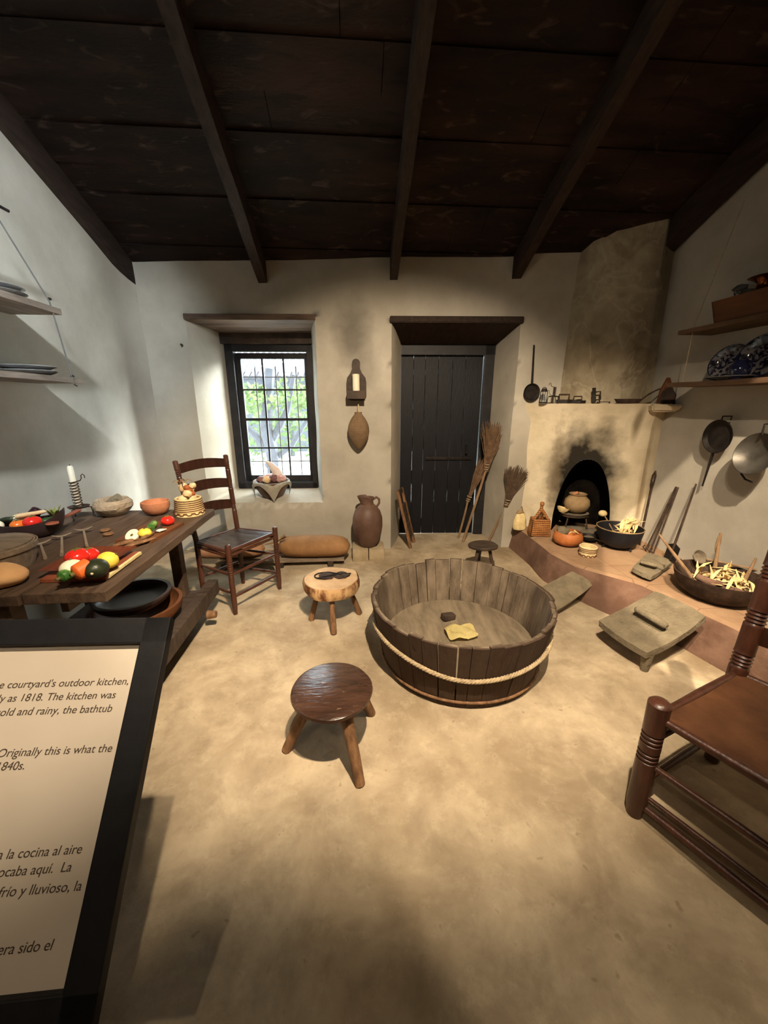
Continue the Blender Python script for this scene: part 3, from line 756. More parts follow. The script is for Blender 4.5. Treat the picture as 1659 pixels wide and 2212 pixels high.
# --- fruit and vegetables
def onion(loc, r, l, name='white_onion', m=None, squash=.85, rot=(0, 0, 0), g=None):
    t = thing(name, l, 'vegetable', loc, rot, g)
    bm = BM(); P = [(0, 0)]+[(r*math.sin(a), r*squash*(1-math.cos(a))) for a in [PI*i/12 for i in range(1, 12)]]+[(r*.1, r*squash*2.02), (0, r*squash*2.1)]
    lathe(bm, P, 24); fin('bulb', bm, m or M_onion, t)
    bm = BM(); tube(bm, [(0, 0, r*squash*2.0), (.002, 0, r*squash*2.25)], [r*.1, r*.05], 6); fin('tip', bm, M_stick, t)
    return t
def tomato(loc, r, l, m=None, rot=(0, 0, 0), g=None):
    t = thing('tomato', l, 'vegetable', loc, rot, g)
    bm = BM(); P = []
    seg = 30; rings = []
    prof = [(0, .06)]+[(r*math.sin(a), r*.78*(1-math.cos(a))) for a in [PI*i/14 for i in range(1, 14)]]+[(0, r*1.44)]
    lathe(bm, prof, seg)
    for v in bm.verts:
        a = math.atan2(v.co.y, v.co.x); k = 1+.035*math.cos(5*a)*(v.co.xy.length/r)
        v.co.x *= k; v.co.y *= k
        if v.co.z < 0.061 and v.co.xy.length < 1e-4: v.co.z = 0
    fin('flesh', bm, m or M_tomato, t)
    bm = BM()
    for k in range(5):
        a = 2*PI*k/5; e = V((math.cos(a), math.sin(a), 0))
        tube(bm, [V((0, 0, r*1.46)), e*r*.25+V((0, 0, r*1.52)), e*r*.5+V((0, 0, r*1.5))], [.005, .004, .001], 5)
    tube(bm, [(0, 0, r*1.44), (.003, .002, r*1.75)], [.004, .003], 6)
    fin('stem', bm, M_stem, t); return t
def longveg(a, b, r0, r1, name, l, m, ends=.5, g=None, end_m=None, bend=0):
    a = V(a); b = V(b); base = a.copy(); L = b-a
    t = thing(name, l, 'vegetable', base, group=g)
    bm = BM(); n = 14; pts = []; rad = []
    for i in range(n+1):
        s = i/n; r = r0+(r1-r0)*s
        e = min(1, math.sqrt(max(0, 1-(1-min(s/.18, 1))**2))+.05); e2 = min(1, math.sqrt(max(0, 1-(1-min((1-s)/.18, 1))**2))+.05)
        pts.append(L*s+V((0, 0, bend*math.sin(PI*s)))); rad.append(r*min(e, e2))
    tube(bm, pts, rad, 16); fin('flesh', bm, m, t)
    bm = BM(); d = L.normalized(); tube(bm, [-d*.012, d*.004], [r0*.25, r0*.3], 8); fin('stem', bm, end_m or M_stem, t)
    return t

# square wooden plates with vegetables near the table's front edge
pc = V((-1.17, 1.66, TZ))
ang_p = R(12)
t = thing('square_plate', 'lower dark square wooden plate, underneath, near the table front', 'plate', pc+V((.022, -.02, .001)), (0, 0, R(1)), 'square plates on the table')
bm = BM(); box(bm, (0, 0, .009), (.25, .28, .018), bev=.003); fin('board', bm, M_redw, t, smooth=False)
bm = BM(); box(bm, (.126, 0, .0125), (.012, .26, .014), bev=.002); lab(fin('rim_edge', bm, M_straw, t, smooth=False), 'pale worn edge')
t = thing('square_plate', 'upper reddish square wooden plate holding whole vegetables', 'plate', pc+V((0, .0, .020)), (R(0), R(0), R(-2)), 'square plates on the table')
bm = BM()
grid(bm, lambda a, b: V(((a-.5)*.245, (b-.5)*.275, .006+.016*max(abs(a-.5)*2, abs(b-.5)*2)**6)), 16, 16)
r = bmesh.ops.solidify(bm, geom=bm.faces[:], thickness=.006)
fin('dish', bm, M_redw, t)
PZ = TZ+.034
onion(AZ(160, 1245, PZ), .042, 'white onion at the left end of the square plate', squash=.82)
tomato(AZ(172, 1219, PZ), .045, 'glossy red tomato at the back of the square plate, left of the pair', g=None)
tomato(AZ(196, 1212, PZ), .038, 'smaller red tomato behind, right of the pair on the square plate')
p = AZ(163, 1252, PZ+.03); q = AZ(200, 1232, PZ+.035)
longveg(AZ(159, 1240, PZ+.035), AZ(196, 1222, PZ+.045), .03, .037, 'carrot', 'stubby orange carrot across the middle of the square plate', M_carrot)
p1 = AZ(141, 1238, PZ+.028); longveg(p1+V((0, -.035, -.006)), p1+V((.03, .08, .004)), .024, .022, 'zucchini', 'short striped green zucchini end in front of the onion on the plate', M_zuc)
t = thing('avocado', 'dark green avocado at the front of the square plate', 'vegetable', AZ(208, 1228, PZ+.034)); bm = BM(); blob(bm, (0, 0, 0), (.042, .05, .038), .04, 2, 3); fin('skin', bm, M_avo, t)
bm = BM(); blob(bm, (.012, -.046, -.002), (.006, .005, .006), .1, 2, 3, 1); fin('stem', bm, M_garlic, t)
t = thing('yellow_squash', 'round yellow squash at the right end of the square plate', 'vegetable', AZ(233, 1210, PZ+.036)); bm = BM(); blob(bm, (0, 0, 0), (.039, .036, .036), .06, 2, 5); fin('skin', bm, M_lemon, t)
bm = BM(); blob(bm, (.03, .012, .022), (.006, .006, .005), .1, 2, 3, 1); fin('stem', bm, M_stem, t)

# long dark bowl of vegetables at the back left
bc = AZ(63, 1163, TZ)+V((-.01, .03, 0))
t = thing('oval_bowl', 'long dark oval wooden bowl filled with vegetables on the table', 'bowl', bc+V((0, 0, .001)), (0, 0, R(22)))
bm = BM(); lathe(bm, bowl_prof(.165, .085, .42, .01), 36, sx=1.0, sy=.6)
for v in bm.verts: v.co.z += .05*(abs(v.co.x)/.16)**3*(v.co.z/.08)
fin('bowl_shell', bm, M_batea, t)
def inb(x, y, z): return bc+V((x*math.cos(R(22))-y*math.sin(R(22)), x*math.sin(R(22))+y*math.cos(R(22)), z))
onion(inb(-.105, -.015, .055), .032, 'small white onion at the left tip of the oval bowl', squash=.9, rot=(.3, -.5, 0))
onion(inb(-.045, .045, .06), .036, 'pale onion behind the tomatoes in the oval bowl')
tomato(inb(-.035, -.02, .05), .034, 'orange tomato in the oval bowl beside the red one', M_ortom)
tomato(inb(.028, -.025, .052), .042, 'large red tomato in the middle of the oval bowl')
longveg(inb(-.05, .0, .118), inb(.085, .015, .128), .013, .01, 'parsnip', 'thin pale tan root laid over the oval bowl', M_garlic)
longveg(inb(.0, .055, .09), inb(.04, .06, .14), .03, .024, 'aubergine', 'dark aubergine standing up at the back of the oval bowl', M_aub)
longveg(inb(.06, -.02, .075), inb(.135, .0, .08), .022, .024, 'green_pepper', 'dark green pepper at the right side of the oval bowl', M_dgreen)
longveg(inb(-.13, .03, .085), inb(-.06, .025, .095), .012, .014, 'dark_chili', 'dark curved chili at the left rim of the oval bowl', M_avo, bend=.012)
t = thing('leafy_greens', 'olive green leafy head at the right of the oval bowl', 'vegetable', inb(.105, .04, .09))
bm = BM()
for k in range(14):
    a = k*2.4; e = V((math.cos(a), math.sin(a), 0)); tube(bm, [e*.004, e*.02+V((0, 0, .02)), e*(.03+.008*(k % 3))+V((0, 0, .035+.006*(k % 4)))], [.006, .009, .002], 5, sq=.4)
fin('leaf', bm, M_green, t)
t = thing('wooden_spoon', 'reddish wooden spoon resting across the rim of the oval bowl', 'spoon', (0, 0, 0))
t.location = AZ(118, 1128, .83)
e = AY(172, 1101, 2.36)-t.location
bm = BM(); tube(bm, [V((0, 0, 0)), e*.5, e*.9, e], [.012, .014, .02, .012], 10, sq=.5); fin('handle', bm, M_redw, t)
bm = BM(); blob(bm, -e.normalized()*.025, (.03, .03, .01), .05, 2, 1, 2); fin('scoop', bm, M_redw, t)

# grey wooden tub and bread loaf at the left edge
t = thing('round_box', 'low grey bentwood box behind the bread at the left edge of the table', 'box', (-1.60, 1.66, TZ))
bm = BM(); lathe(bm, [(0, 0), (.155, 0), (.168, .05), (.17, .105), (.155, .105), (.15, .02), (0, .02)], 36, wob=.03); fin('wall', bm, M_greywood, t)
bm = BM(); lathe(bm, [(.175, .082), (.178, .084), (.178, .104), (.175, .107), (.172, .104), (.172, .084)], 36, wob=.03, close=False); fin('hoop', bm, M_greywood, t)
bm = BM(); lathe(bm, [(0, .095), (.16, .098), (.162, .112), (0, .12)], 36, wob=.05); fin('lid', bm, M_greywood, t)
t = thing('bread_loaf', 'round tan bread loaf with a split top at the left edge of the table', 'bread', (-1.425, 1.50, TZ+.001))
bm = BM(); blob(bm, (-.02, 0, .035), (.125, .085, .05), .06, 2, 4, 4)
for v in bm.verts:
    v.co.z = max(v.co.z, 0)
    if v.co.z > .03: v.co.z -= .012*math.exp(-((v.co.x+.02)/.008)**2)
fin('crust', bm, M_loaf, t)

# three small wooden scoops, two discs
for (hx, hy, ex, ey, l) in ((88, 1177, 97, 1204, 'wooden paddle nearest the bread, leftmost of three on the table'), (134, 1161, 133, 1197, 'short wooden paddle in the middle of three on the table'), (181, 1147, 188, 1184, 'long wooden paddle nearest the mortar, rightmost of three')):
    p = AZ(hx, hy, TZ+.012); q = AZ(ex, ey, TZ+.012); t = thing('wooden_paddle', l, 'utensil', V((p.x, p.y, TZ)), group='small paddles on the table')
    d = q-p; d.z = 0
    bm = BM(); tube(bm, [V((0, 0, .018)), d*.5+V((0, 0, .010)), d+V((0, 0, .008))], [.005, .0065, .008], 8); fin('handle', bm, M_greywood, t)
    bm = BM(); s = d.normalized().cross(V((0, 0, 1)))
    tube(bm, [s*-.042+V((0, 0, .03)), s*-.02+V((0, 0, .021)), V((0, 0, .018)), s*.02+V((0, 0, .021)), s*.042+V((0, 0, .03))], [.005, .012, .014, .012, .005], 8, sq=.4)
    fin('blade', bm, M_greywood, t)
for (px, py, l) in ((228, 1149, 'small brown wooden disc, farther of two beside the paddles'), (235, 1157, 'small brown wooden disc, nearer of two beside the paddles')):
    p = AZ(px, py, TZ); bm = BM(); lathe(bm, [(0, 0), (.016, 0), (.026, .009), (.024, .014), (.012, .011), (0, .01)], 20, wob=.08)
    tag(fin('wooden_disc', bm, M_stooleg, loc=p+V((0, 0, .001))), l, 'disc', 'wooden discs on the table')

# spiral candlestick
def spiral_stick(loc, h, r, name_l, cand=True, rotz=0, sc=1):
    t = thing('spiral_candlestick', name_l, 'candlestick', loc, (0, 0, rotz), scale=sc)
    bm = BM(); turns = 9; n = turns*14
    tube(bm, [V((r*math.cos(2*PI*turns*i/n), r*math.sin(2*PI*turns*i/n), .075+h*i/n)) for i in range(n+1)], .0035, 6)
    fin('spiral', bm, M_rust, t)
    bm = BM(); lathe(bm, [(0, .07), (.05, .072), (.058, .08), (.054, .08), (.045, .076), (0, .076)], 24); fin('drip_pan', bm, M_rust, t)
    for k in range(3):
        a = 2*PI*k/3+.5; e = V((math.cos(a), math.sin(a), 0)); bm = BM()
        tube(bm, [e*.03+V((0, 0, .072)), e*.06+V((0, 0, .068)), e*.066+V((0, 0, .03)), e*.062+V((0, 0, .005)), e*.072+V((0, 0, .004))], .004, 6); fin('leg', bm, M_rust, t)
    bm = BM(); zt = .075+h; tube(bm, [(r, 0, zt), (r+.02, 0, zt+.005), (r+.03, 0, zt+.02), (r+.03, 0, zt+.035), (r+.04, 0, zt+.045), (r+.05, 0, zt+.035), (r+.05, 0, zt+.02)], .003, 6); fin('hook', bm, M_rust, t)
    if cand:
        bm = BM(); tube(bm, [(0, 0, .08), (0, 0, zt+.085), (0, 0, zt+.095)], [r*.72, r*.72, r*.5], 16); fin('candle', bm, M_candle, t)
        bm = BM(); tube(bm, [(0, 0, zt+.094), (.002, 0, zt+.106)], .0015, 5); fin('wick', bm, M_wick, t)
    return t
spiral_stick(AZ(165, 1120, TZ)+V((.03, .0, .0)), .16, .022, 'iron spiral candlestick with white candle on the table', sc=1.0)

# mortar with pestle
p = AZ(252, 1110, TZ); t = thing('stone_mortar', 'round rough grey stone mortar at the back of the table', 'mortar', p+V((0, -.02, 0)))
bm = BM(); lathe(bm, [(0, 0), (.055, 0), (.09, .025), (.112, .055), (.11, .085), (.092, .105), (.078, .102), (.062, .07), (.03, .05), (0, .046)], 40, wob=.06, seed=3); fin('bowl', bm, M_stone2, t)
bm = BM(); tube(bm, [(-.03, 0, .07), (0, .005, .09), (.045, .01, .112)], [.02, .026, .028], 14)
tag(fin('pestle', bm, M_stone, loc=p+V((0, -.02, 0))), 'grey stone pestle lying in the mortar', 'pestle')
# clay bowl
p = AZ(342, 1109, TZ); t = thing('clay_bowl', 'chipped reddish clay bowl between mortar and coiled basket', 'bowl', p+V((0, -.015, 0)))
bm = BM(); lathe(bm, [(0, 0), (.035, .0), (.07, .02), (.085, .055), (.083, .085), (.078, .088), (.076, .084), (.077, .055), (.06, .026), (0, .014)], 36, wob=.04, seed=8); fin('shell', bm, M_clay, t)
# coiled basket with dried husks
p = V((-1.075, 2.47, TZ))
def coil_basket(loc, r0, r1, h, n, m, l, name='coiled_basket', pat=True, g=None):
    t = thing(name, l, 'basket', loc, group=g)
    bm = BM(); rad = h/n/2*1.12
    for i in range(n):
        z = rad+(h-2*rad)*i/(n-1); r = r0+(r1-r0)*i/(n-1)
        tube(bm, [V((r*math.cos(a), r*math.sin(a), z)) for a in [2*PI*k/36 for k in range(37)]], rad, 8, cap=False)
    lathe(bm, [(0, .002), (r0, .002), (r0, .008), (0, .008)], 30)
    fin('coil', bm, m, t)
    if pat:
        bm = BM(); pts = []
        for k in range(73):
            a = 2*PI*k/72; rr = r0+(r1-r0)*.15+rad*1.0; pts.append(V((rr*math.cos(a), rr*math.sin(a), h*.16+(.006 if k % 6 < 3 else -.004))))
        tube(bm, pts, .004, 5, cap=False)
        for i in range(2, n-1):
            z = rad+(h-2*rad)*(i+.5)/(n-1); r = r0+(r1-r0)*(i+.5)/(n-1)+rad*.9
            tube(bm, [V((r*math.cos(a), r*math.sin(a), z)) for a in [2*PI*k/36 for k in range(37)]], .0028, 5, cap=False)
        lab(fin('dark_stitching', bm, M_brown, t), 'dark brown zigzag and line stitching')
    return t
coil_basket(p, .083, .072, .115, 9, M_straw, 'pale coiled basket with brown zigzag at the far corner of the table')
t = thing('garlic_bunch', 'tan garlic heads and curled roots piled in the coiled basket', 'garlic', p+V((0, 0, .09)))
bm = BM()
for k, (x, y, z, r) in enumerate([(-.02, -.02, .02, .03), (.02, .01, .02, .03), (.01, -.02, .055, .028), (-.01, .02, .05, .03), (.04, 0, .1, .022), (-.02, 0, .09, .03), (.02, .01, .08, .025)]):
    blob(bm, (x, y, z), (r, r, r*.9), .25, 3, k, 2)
fin('heads', bm, M_garlic, t)
bm = BM()
for k in range(16):
    a = random.uniform(0, 2*PI); q = V((-.02, 0, .11)); e = V((math.cos(a), math.sin(a), .4)); tube(bm, [q, q+e*.03+V((0, 0, .015)), q+e*.05+V((0, 0, .0)), q+e*.06+V((0, 0, -.015))], [.0025, .002, .002, .001], 5)
fin('roots', bm, M_stick, t)
bm = BM()
for k in range(3): blob(bm, (.03-.01*k, -.01*k, .05+.02*k), (.02, .018, .02), .2, 3, k+9, 2)
lab(fin('dark_skin', bm, M_earth, t), 'reddish brown dried skin')

# cutting board
b0 = AZ(365, 1152, TZ); b1_ = AZ(300, 1178, TZ)
t = thing('cutting_board', 'wooden cutting board with a forked handle at the table edge', 'board', V((-1.13, 2.08, TZ)), (0, 0, R(-4)))
bm = BM(); prism(bm, [(-.10, -.14), (.085, -.13), (.10, .17), (-.07, .19), (-.11, .1)], .001, .018)
fin('board', bm, M_boxw, t, smooth=False)
bm = BM(); tube(bm, [(.05, -.12, .012), (.02, -.2, .014), (.01, -.29, .014), (.02, -.31, .012)], [.022, .02, .018, .012], 10, sq=.5); tube(bm, [(-.02, -.12, .012), (-.045, -.18, .014), (-.07, -.20, .012)], [.02, .018, .01], 10, sq=.5)
tube(bm, [(.08, -.1, .016), (.05, -.17, .018), (.02, -.22, .018)], [.012, .014, .012], 8, sq=.6)
fin('handle', bm, M_stooleg, t)
BZ = TZ+.019
def half(loc, r, l, m, name, rot, core=None):
    t = thing(name, l, 'vegetable', loc, rot)
    bm = BM(); lathe(bm, [(0, 0), (r*.6, .003), (r*.93, r*.3), (r, r*.6), (r*.97, r*.65), (0, r*.66)], 28); fin('flesh', bm, m, t)
    bm = BM(); lathe(bm, [(0, r*.655), (r*.22, r*.662), (r*.15, r*.68), (0, r*.68)], 12); fin('core', bm, core or M_stem, t)
half(AZ(291, 1160, BZ), .036, 'halved white onion showing its cut face on the cutting board', M_onion, 'onion_half', (R(45), 0, R(-12)))
t = thing('lemon_piece', 'cut yellow lemon behind the halved onion on the board', 'vegetable', AZ(313, 1151, BZ+.022)); bm = BM(); blob(bm, (0, 0, 0), (.034, .03, .024), .12, 3, 2); fin('flesh', bm, M_lemon, t)
bm = BM(); blob(bm, (.0, -.0, .022), (.008, .008, .004), .1, 2, 1, 1); fin('tip', bm, M_stem, t)
p = AZ(324, 1137, BZ+.02); longveg(p+V((.01, -.02, -.004)), p+V((0, .06, .004)), .021, .016, 'cucumber', 'short light green cucumber on the far side of the board', M_zuc)
tomato(AZ(364, 1134, BZ), .035, 'red tomato on the far right corner of the cutting board')
bm = BM(); tube(bm, [AZ(336, 1146, BZ+.008)-AZ(345, 1148, BZ), V((0, 0, .006)), AZ(360, 1142, BZ+.012)-AZ(345, 1148, BZ)], [.004, .016, .004], 12, sq=.55)
tag(fin('cucumber_slice', bm, M_onion, loc=AZ(345, 1150, BZ)+V((0, 0, .004))), 'pale wedge of cucumber lying right on the board', 'vegetable')
p = AZ(303, 1166, BZ+.01); q = AZ(350, 1140, BZ+.012); bm = BM(); t = thing('wooden_knife', 'dark wooden handled knife along the middle of the board', 'knife', p)
tube(bm, [V((0, 0, 0)), (q-p)*.4, (q-p)*.55], [.009, .011, .009], 10); fin('handle', bm, M_stooleg, t)
bm = BM(); slab(bm, [(q-p)*.5+V((0, 0, .004)), (q-p)+V((0, 0, .001)), (q-p)*.98+V((0, 0, .014)), (q-p)*.5+V((0, 0, .016))], .003, (.8, .5, 0)); fin('blade', bm, M_tind, t)

# ------------------------------------------------------------------ ladder-back chairs
def turned(bm, a, b, r, rings, foot=.8, head=1.0, seg=14):
    a = V(a); b = V(b); L = (b-a).length; st = [(0, r*foot), (.03, r*foot), (.12, r)]
    for rc in rings:
        for k in range(3):
            c = rc+(k-1)*.013/L*1.3
            st += [(c-.005/L, r*1.0), (c-.0025/L, r*.86), (c+.0025/L, r*.86), (c+.005/L, r*1.0)]
    st += [(1-.012/L, r*head), (1-.004/L, r*head*.8), (1, r*head*.35)]
    st.sort(key=lambda q: q[0])
    tube(bm, [a.lerp(b, s) for s, _ in st], [x for _, x in st], seg)
def chair(org, label, fl_, fr_, bl, br, hs, topl, topr, r, slats, seatm, strs, frings, brings, flh=0.04, arch=.02, rail=True):
    org = V(org); f = lambda p, z: V((p[0]-org.x, p[1]-org.y, z))
    t = thing('ladder_back_chair', label, 'chair', org)
    for P in (fl_, fr_):
        bm = BM(); turned(bm, f(P, 0.0), f(P, hs+flh), r, frings, head=1.05); fin('front_leg', bm, M_chair, t)
    for P, T in ((bl, topl), (br, topr)):
        seat = f(P, hs); top = V(T)-org; bm = BM()
        pts = []; n = 40
        for i in range(n+1):
            s = i/n; z = top.z*s
            q = f(P, z) if z < hs else seat.lerp(top, (z-hs)/(top.z-hs))
            rr = r*.98
            if z < .05: rr = r*.8
            for rc in brings:
                if abs(s-rc) < .022: rr = r*(.80 if int((s-rc+.022)/.0075) % 2 else 1.04)
            pts.append((q, rr))
        pts += [(top+V((0, 0, .006)), r*.6)]
        # finer rings
        P2 = []; 
        for i in range(161):
            s = i/160; z = top.z*s; q = f(P, z) if z < hs else seat.lerp(top, (z-hs)/(top.z-hs)); rr = r*.98 if z > .05 else r*.8
            for rc in brings:
                if abs(s-rc) < .024: rr = r*(.82 if int((s-rc+.024)*160+.5) % 2 else 1.02)
            P2.append((q, rr))
        P2.append((top+V((0, 0, .005)), r*.5))
        tube(bm, [a for a, _ in P2], [b for _, b in P2], 14); fin('back_post', bm, M_chair, t)
    TL = V(topl)-org; TR = V(topr)-org
    for (zlo, zhi) in slats:
        bm = BM()
        SL_ = f(bl, hs); SR = f(br, hs)
        def pt(side, z):
            s = (z-hs)/(TL.z-hs)
            return (SL_.lerp(TL, s) if side == 0 else SR.lerp(TR, s))
        def g(a, b):
            zb = zlo+(zhi-zlo)*b + arch*math.sin(PI*a)*(1 if b > .5 else .75)
            p = pt(0, zlo+(zhi-zlo)*b).lerp(pt(1, zlo+(zhi-zlo)*b), a); 
            bk = (pt(1, zlo)-pt(0, zlo)).cross(V((0, 0, 1))).normalized()
            return V((p.x, p.y, zb))-bk*.02*math.sin(PI*a)
        grid(bm, g, 14, 4); bmesh.ops.solidify(bm, geom=bm.faces[:], thickness=.012); fin('slat', bm, M_chair, t)
    # seat
    c4 = [f(fl_, hs), f(fr_, hs), f(br, hs), f(bl, hs)]
    bm = BM()
    def g(a, b):
        p = c4[0].lerp(c4[1], a).lerp(c4[3].lerp(c4[2], a), b)
        sag = -.018*math.sin(PI*a)*math.sin(PI*b); ex = .012*(1-math.sin(PI*b)*.0)
        p = V((p.x, p.y, hs-.005+sag))
        if seatm is M_seat: p.z += .0035*abs(math.sin(a*PI*5))**.3
        return p
    ce = sum(c4, V((0, 0, 0)))/4
    grid(bm, g, 30, 12); bmesh.ops.solidify(bm, geom=bm.faces[:], thickness=.014)
    fin('seat', bm, seatm, t)
    bm = BM()
    for a, b in ((0, 1), (1, 2), (2, 3), (3, 0)):
        d = V((0, 0, -.012)); tube(bm, [c4[a]+d, c4[a].lerp(c4[b], .5)+d, c4[b]+d], [.013, .016, .013], 10)
        if rail: d = V((0, 0, -.045)); tube(bm, [c4[a]+d, c4[a].lerp(c4[b], .5)+d, c4[b]+d], [.009, .013, .009], 8)
    fin('seat_rail', bm, M_chair, t)
    pl = [fl_, fr_, br, bl]
    for (a, b, z, rr) in strs:
        bm = BM(); p = f(pl[a], z); q = f(pl[b], z); tube(bm, [p, p.lerp(q, .5), q], [rr*.7, rr, rr*.7], 10); fin('stretcher', bm, M_chair, t)
    return t
chair((-.93, 2.76, 0), 'dark brown ladder-back chair with plank seat beside the table', (-.875, 2.50), (-.635, 2.87), (-1.16, 2.70), (-.955, 2.99), .485,
      (-1.245, 2.745, 1.055), (-1.00, 3.045, 1.055), .019, [(.965, 1.03), (.81, .88), (.645, .715)], M_seat,
      [(0, 1, .30, .012), (0, 1, .13, .013), (3, 0, .30, .011), (3, 0, .16, .012), (1, 2, .3, .011), (1, 2, .14, .012), (2, 3, .2, .012)], (.6, .72), (.62, .78, .92))
chair((1.35, .88, 0), 'reddish brown ladder-back chair with leather seat at the right edge of the photo', (1.23, .55), (.995, .985), (1.70, .76), (1.475, 1.17), .44,
      (1.86, .86, 1.16), (1.595, 1.235, 1.16), .033, [(.93, 1.01), (.75, .82), (.56, .63)], M_leather,
      [(0, 1, .235, .013), (0, 1, .05, .016), (0, 1, .10, .010), (1, 2, .32, .013), (1, 2, .14, .013), (3, 0, .32, .013), (3, 0, .14, .013), (2, 3, .2, .013)], (.55, .70), (.42, .57, .72, .88), flh=.055, rail=False)

# ------------------------------------------------------------------ stools
def legs3(t, c, feet, zt, r0, r1, m, name='leg'):
    for (fx, fy, tx, ty) in feet:
        bm = BM(); a = V((tx-c[0], ty-c[1], zt)); b = V((fx-c[0], fy-c[1], 0.0))
        n = 6; tube(bm, [a.lerp(b, i/n)+V((.004*nz((fx, i, 0), 2.3), .004*nz((i, fy, 3), 2.3), 0)) for i in range(n+1)], [r0+(r1-r0)*i/n for i in range(n+1)], 10); fin(name, bm, m, t)
c = (-.12, 1.355)
t = thing('milking_stool', 'glossy brown round stool with three splayed legs in the foreground', 'stool', (c[0], c[1], 0))
bm = BM(); lathe(bm, [(0, .262), (.12, .262), (.158, .272), (.17, .285), (.168, .297), (.158, .302), (0, .300)], 44, wob=.035, seed=2)
fin('seat', bm, M_stool, t)
legs3(t, c, [(-.01, 1.165, -.06, 1.26), (-.325, 1.345, -.2, 1.36), (.05, 1.52, -.03, 1.44)], .27, .026, .021, M_stooleg)
c = (-.18, 2.40)
t = thing('log_stool', 'pale tree slice stool with bark edge and three short legs', 'stool', (c[0], c[1], 0), (0, 0, 0))
bm = BM(); lathe(bm, [(.14, .222), (.178, .222), (.188, .245), (.190, .28), (.182, .302)], 52, wob=.10, seed=5, close=False); fin('bark_rim', bm, M_bark, t)
bm = BM(); lathe(bm, [(0, .222), (.15, .222), (.18, .226), (.180, .300), (.176, .306), (0, .306)], 52, wob=.10, seed=5); fin('seat', bm, M_logtop, t)
legs3(t, c, [(-.33, 2.385, -.27, 2.40), (-.165, 2.205, -.175, 2.28), (.005, 2.44, -.07, 2.42)], .23, .017, .021, M_stooleg)
# iron things lying on it
t = thing('iron_trivet', 'flat dark iron tongs-like trivet lying on the log stool', 'ironware', (-.15, 2.42, .307))
bm = BM(); tube(bm, [V((-.08+.055*math.cos(a)*1.2, .0+.05*math.sin(a), .005)) for a in [2*PI*k/20 for k in range(17)]], .005, 6)
tube(bm, [V((.04+.05*math.cos(a), .0+.035*math.sin(a), .006)) for a in [2*PI*k/20+1 for k in range(18)]], .0055, 6)
tube(bm, [(-.13, -.04, .006), (0, 0, .011), (.1, .02, .006)], .005, 6); tube(bm, [(-.05, .05, .006), (.02, 0, .013), (.06, -.035, .006)], .005, 6)
fin('bars', bm, M_iron, t)
bm = BM(); lathe(bm, [(0, .002), (.05, .002), (.052, .008), (.02, .012), (0, .01)], 20, c=(.035, 0, 0), wob=.2); lathe(bm, [(0, .002), (.055, .002), (.056, .007), (0, .009)], 20, c=(-.06, .0, 0), wob=.2); fin('plate', bm, M_rust, t)
c = (1.08, 3.04)
t = thing('milking_stool', 'small dark low stool behind the washtub near the door', 'stool', (c[0], c[1], 0))
bm = BM(); lathe(bm, [(0, .235), (.09, .235), (.115, .245), (.12, .262), (.11, .27), (0, .268)], 30, wob=.12, seed=12, sx=1.1, sy=.85); fin('seat', bm, M_dkwood, t)
legs3(t, c, [(.99, 2.98, 1.03, 3.01), (1.19, 3.0, 1.13, 3.02), (1.09, 3.17, 1.08, 3.09)], .24, .015, .014, M_dkwood)

# ------------------------------------------------------------------ wash tub
tc_ = V((.585, 1.955, 0)); RB, RT, TH = .44, .515, .385
t = thing('wash_tub', 'big round wooden washtub of upright staves in the middle of the floor', 'tub', tc_)
n = 40; aa = []
tot = 0; ws = [random.uniform(.7, 1.3) for _ in range(n)]; sw = sum(ws); cur = 0
for k in range(n):
    a0_ = 2*PI*cur/sw; cur += ws[k]; a1_ = 2*PI*cur/sw
    gap = .003 if random.random() > .12 else .012
    g0 = gap/RT*.5; g1 = gap/RT*.5
    h = TH+random.uniform(-.014, .008); bm = BM(); th = .026+random.uniform(-.004, .004)
    ro = random.uniform(-.004, .004); seg = 4
    outer = []; 
    for zi in range(7):
        z = h*zi/6+ .002; r_ = RB+(RT-RB)*z/TH+ro; rw = []
        for i in range(seg+1): a = a0_+g0+(a1_-a0_-g0-g1)*i/seg; rw.append((a, r_, z))
        outer.append(rw)
    vo = [[bm.verts.new((r_*math.cos(a), r_*math.sin(a), z)) for a, r_, z in rw] for rw in outer]
    vi = [[bm.verts.new(((r_-th)*math.cos(a), (r_-th)*math.sin(a), z+(.002*nz((a*9, z, 0)) if zi == 6 else 0))) for a, r_, z in rw] for zi, rw in enumerate(outer)]
    for zi in range(6):
        for i in range(seg):
            bm.faces.new((vo[zi][i], vo[zi][i+1], vo[zi+1][i+1], vo[zi+1][i])); bm.faces.new((vi[zi][i+1], vi[zi][i], vi[zi+1][i], vi[zi+1][i+1]))
        bm.faces.new((vo[zi][0], vo[zi+1][0], vi[zi+1][0], vi[zi][0])); bm.faces.new((vo[zi+1][-1], vo[zi][-1], vi[zi][-1], vi[zi+1][-1]))
    for i in range(seg):
        bm.faces.new((vo[6][i], vo[6][i+1], vi[6][i+1], vi[6][i])); bm.faces.new((vo[0][i+1], vo[0][i], vi[0][i], vi[0][i+1]))
    fin('stave', bm, M_stave, t)
TF = .115
bm = BM(); lathe(bm, [(0, TF-.02), (RB-.005, TF-.02), (RB-.01, TF), (0, TF)], 48); fin('tub_floor', bm, M_tubfloor, t)
bm = BM(); tube(bm, [V(((RB+.014)*math.cos(a), (RB+.014)*math.sin(a), .038+.004*math.sin(3*a))) for a in [2*PI*k/60 for k in range(61)]], .007, 8, cap=False); fin('hoop', bm, M_stooleg, t)
bm = BM(); rp = []
for k in range(241):
    a = 2*PI*k/240; z = .235-.028*math.exp(-((a-PI*1.42)/.45)**2)+.018*math.sin(a*2+1.2)
    rr = RB+(RT-RB)*z/TH+.012; rp.append((a, rr, z))
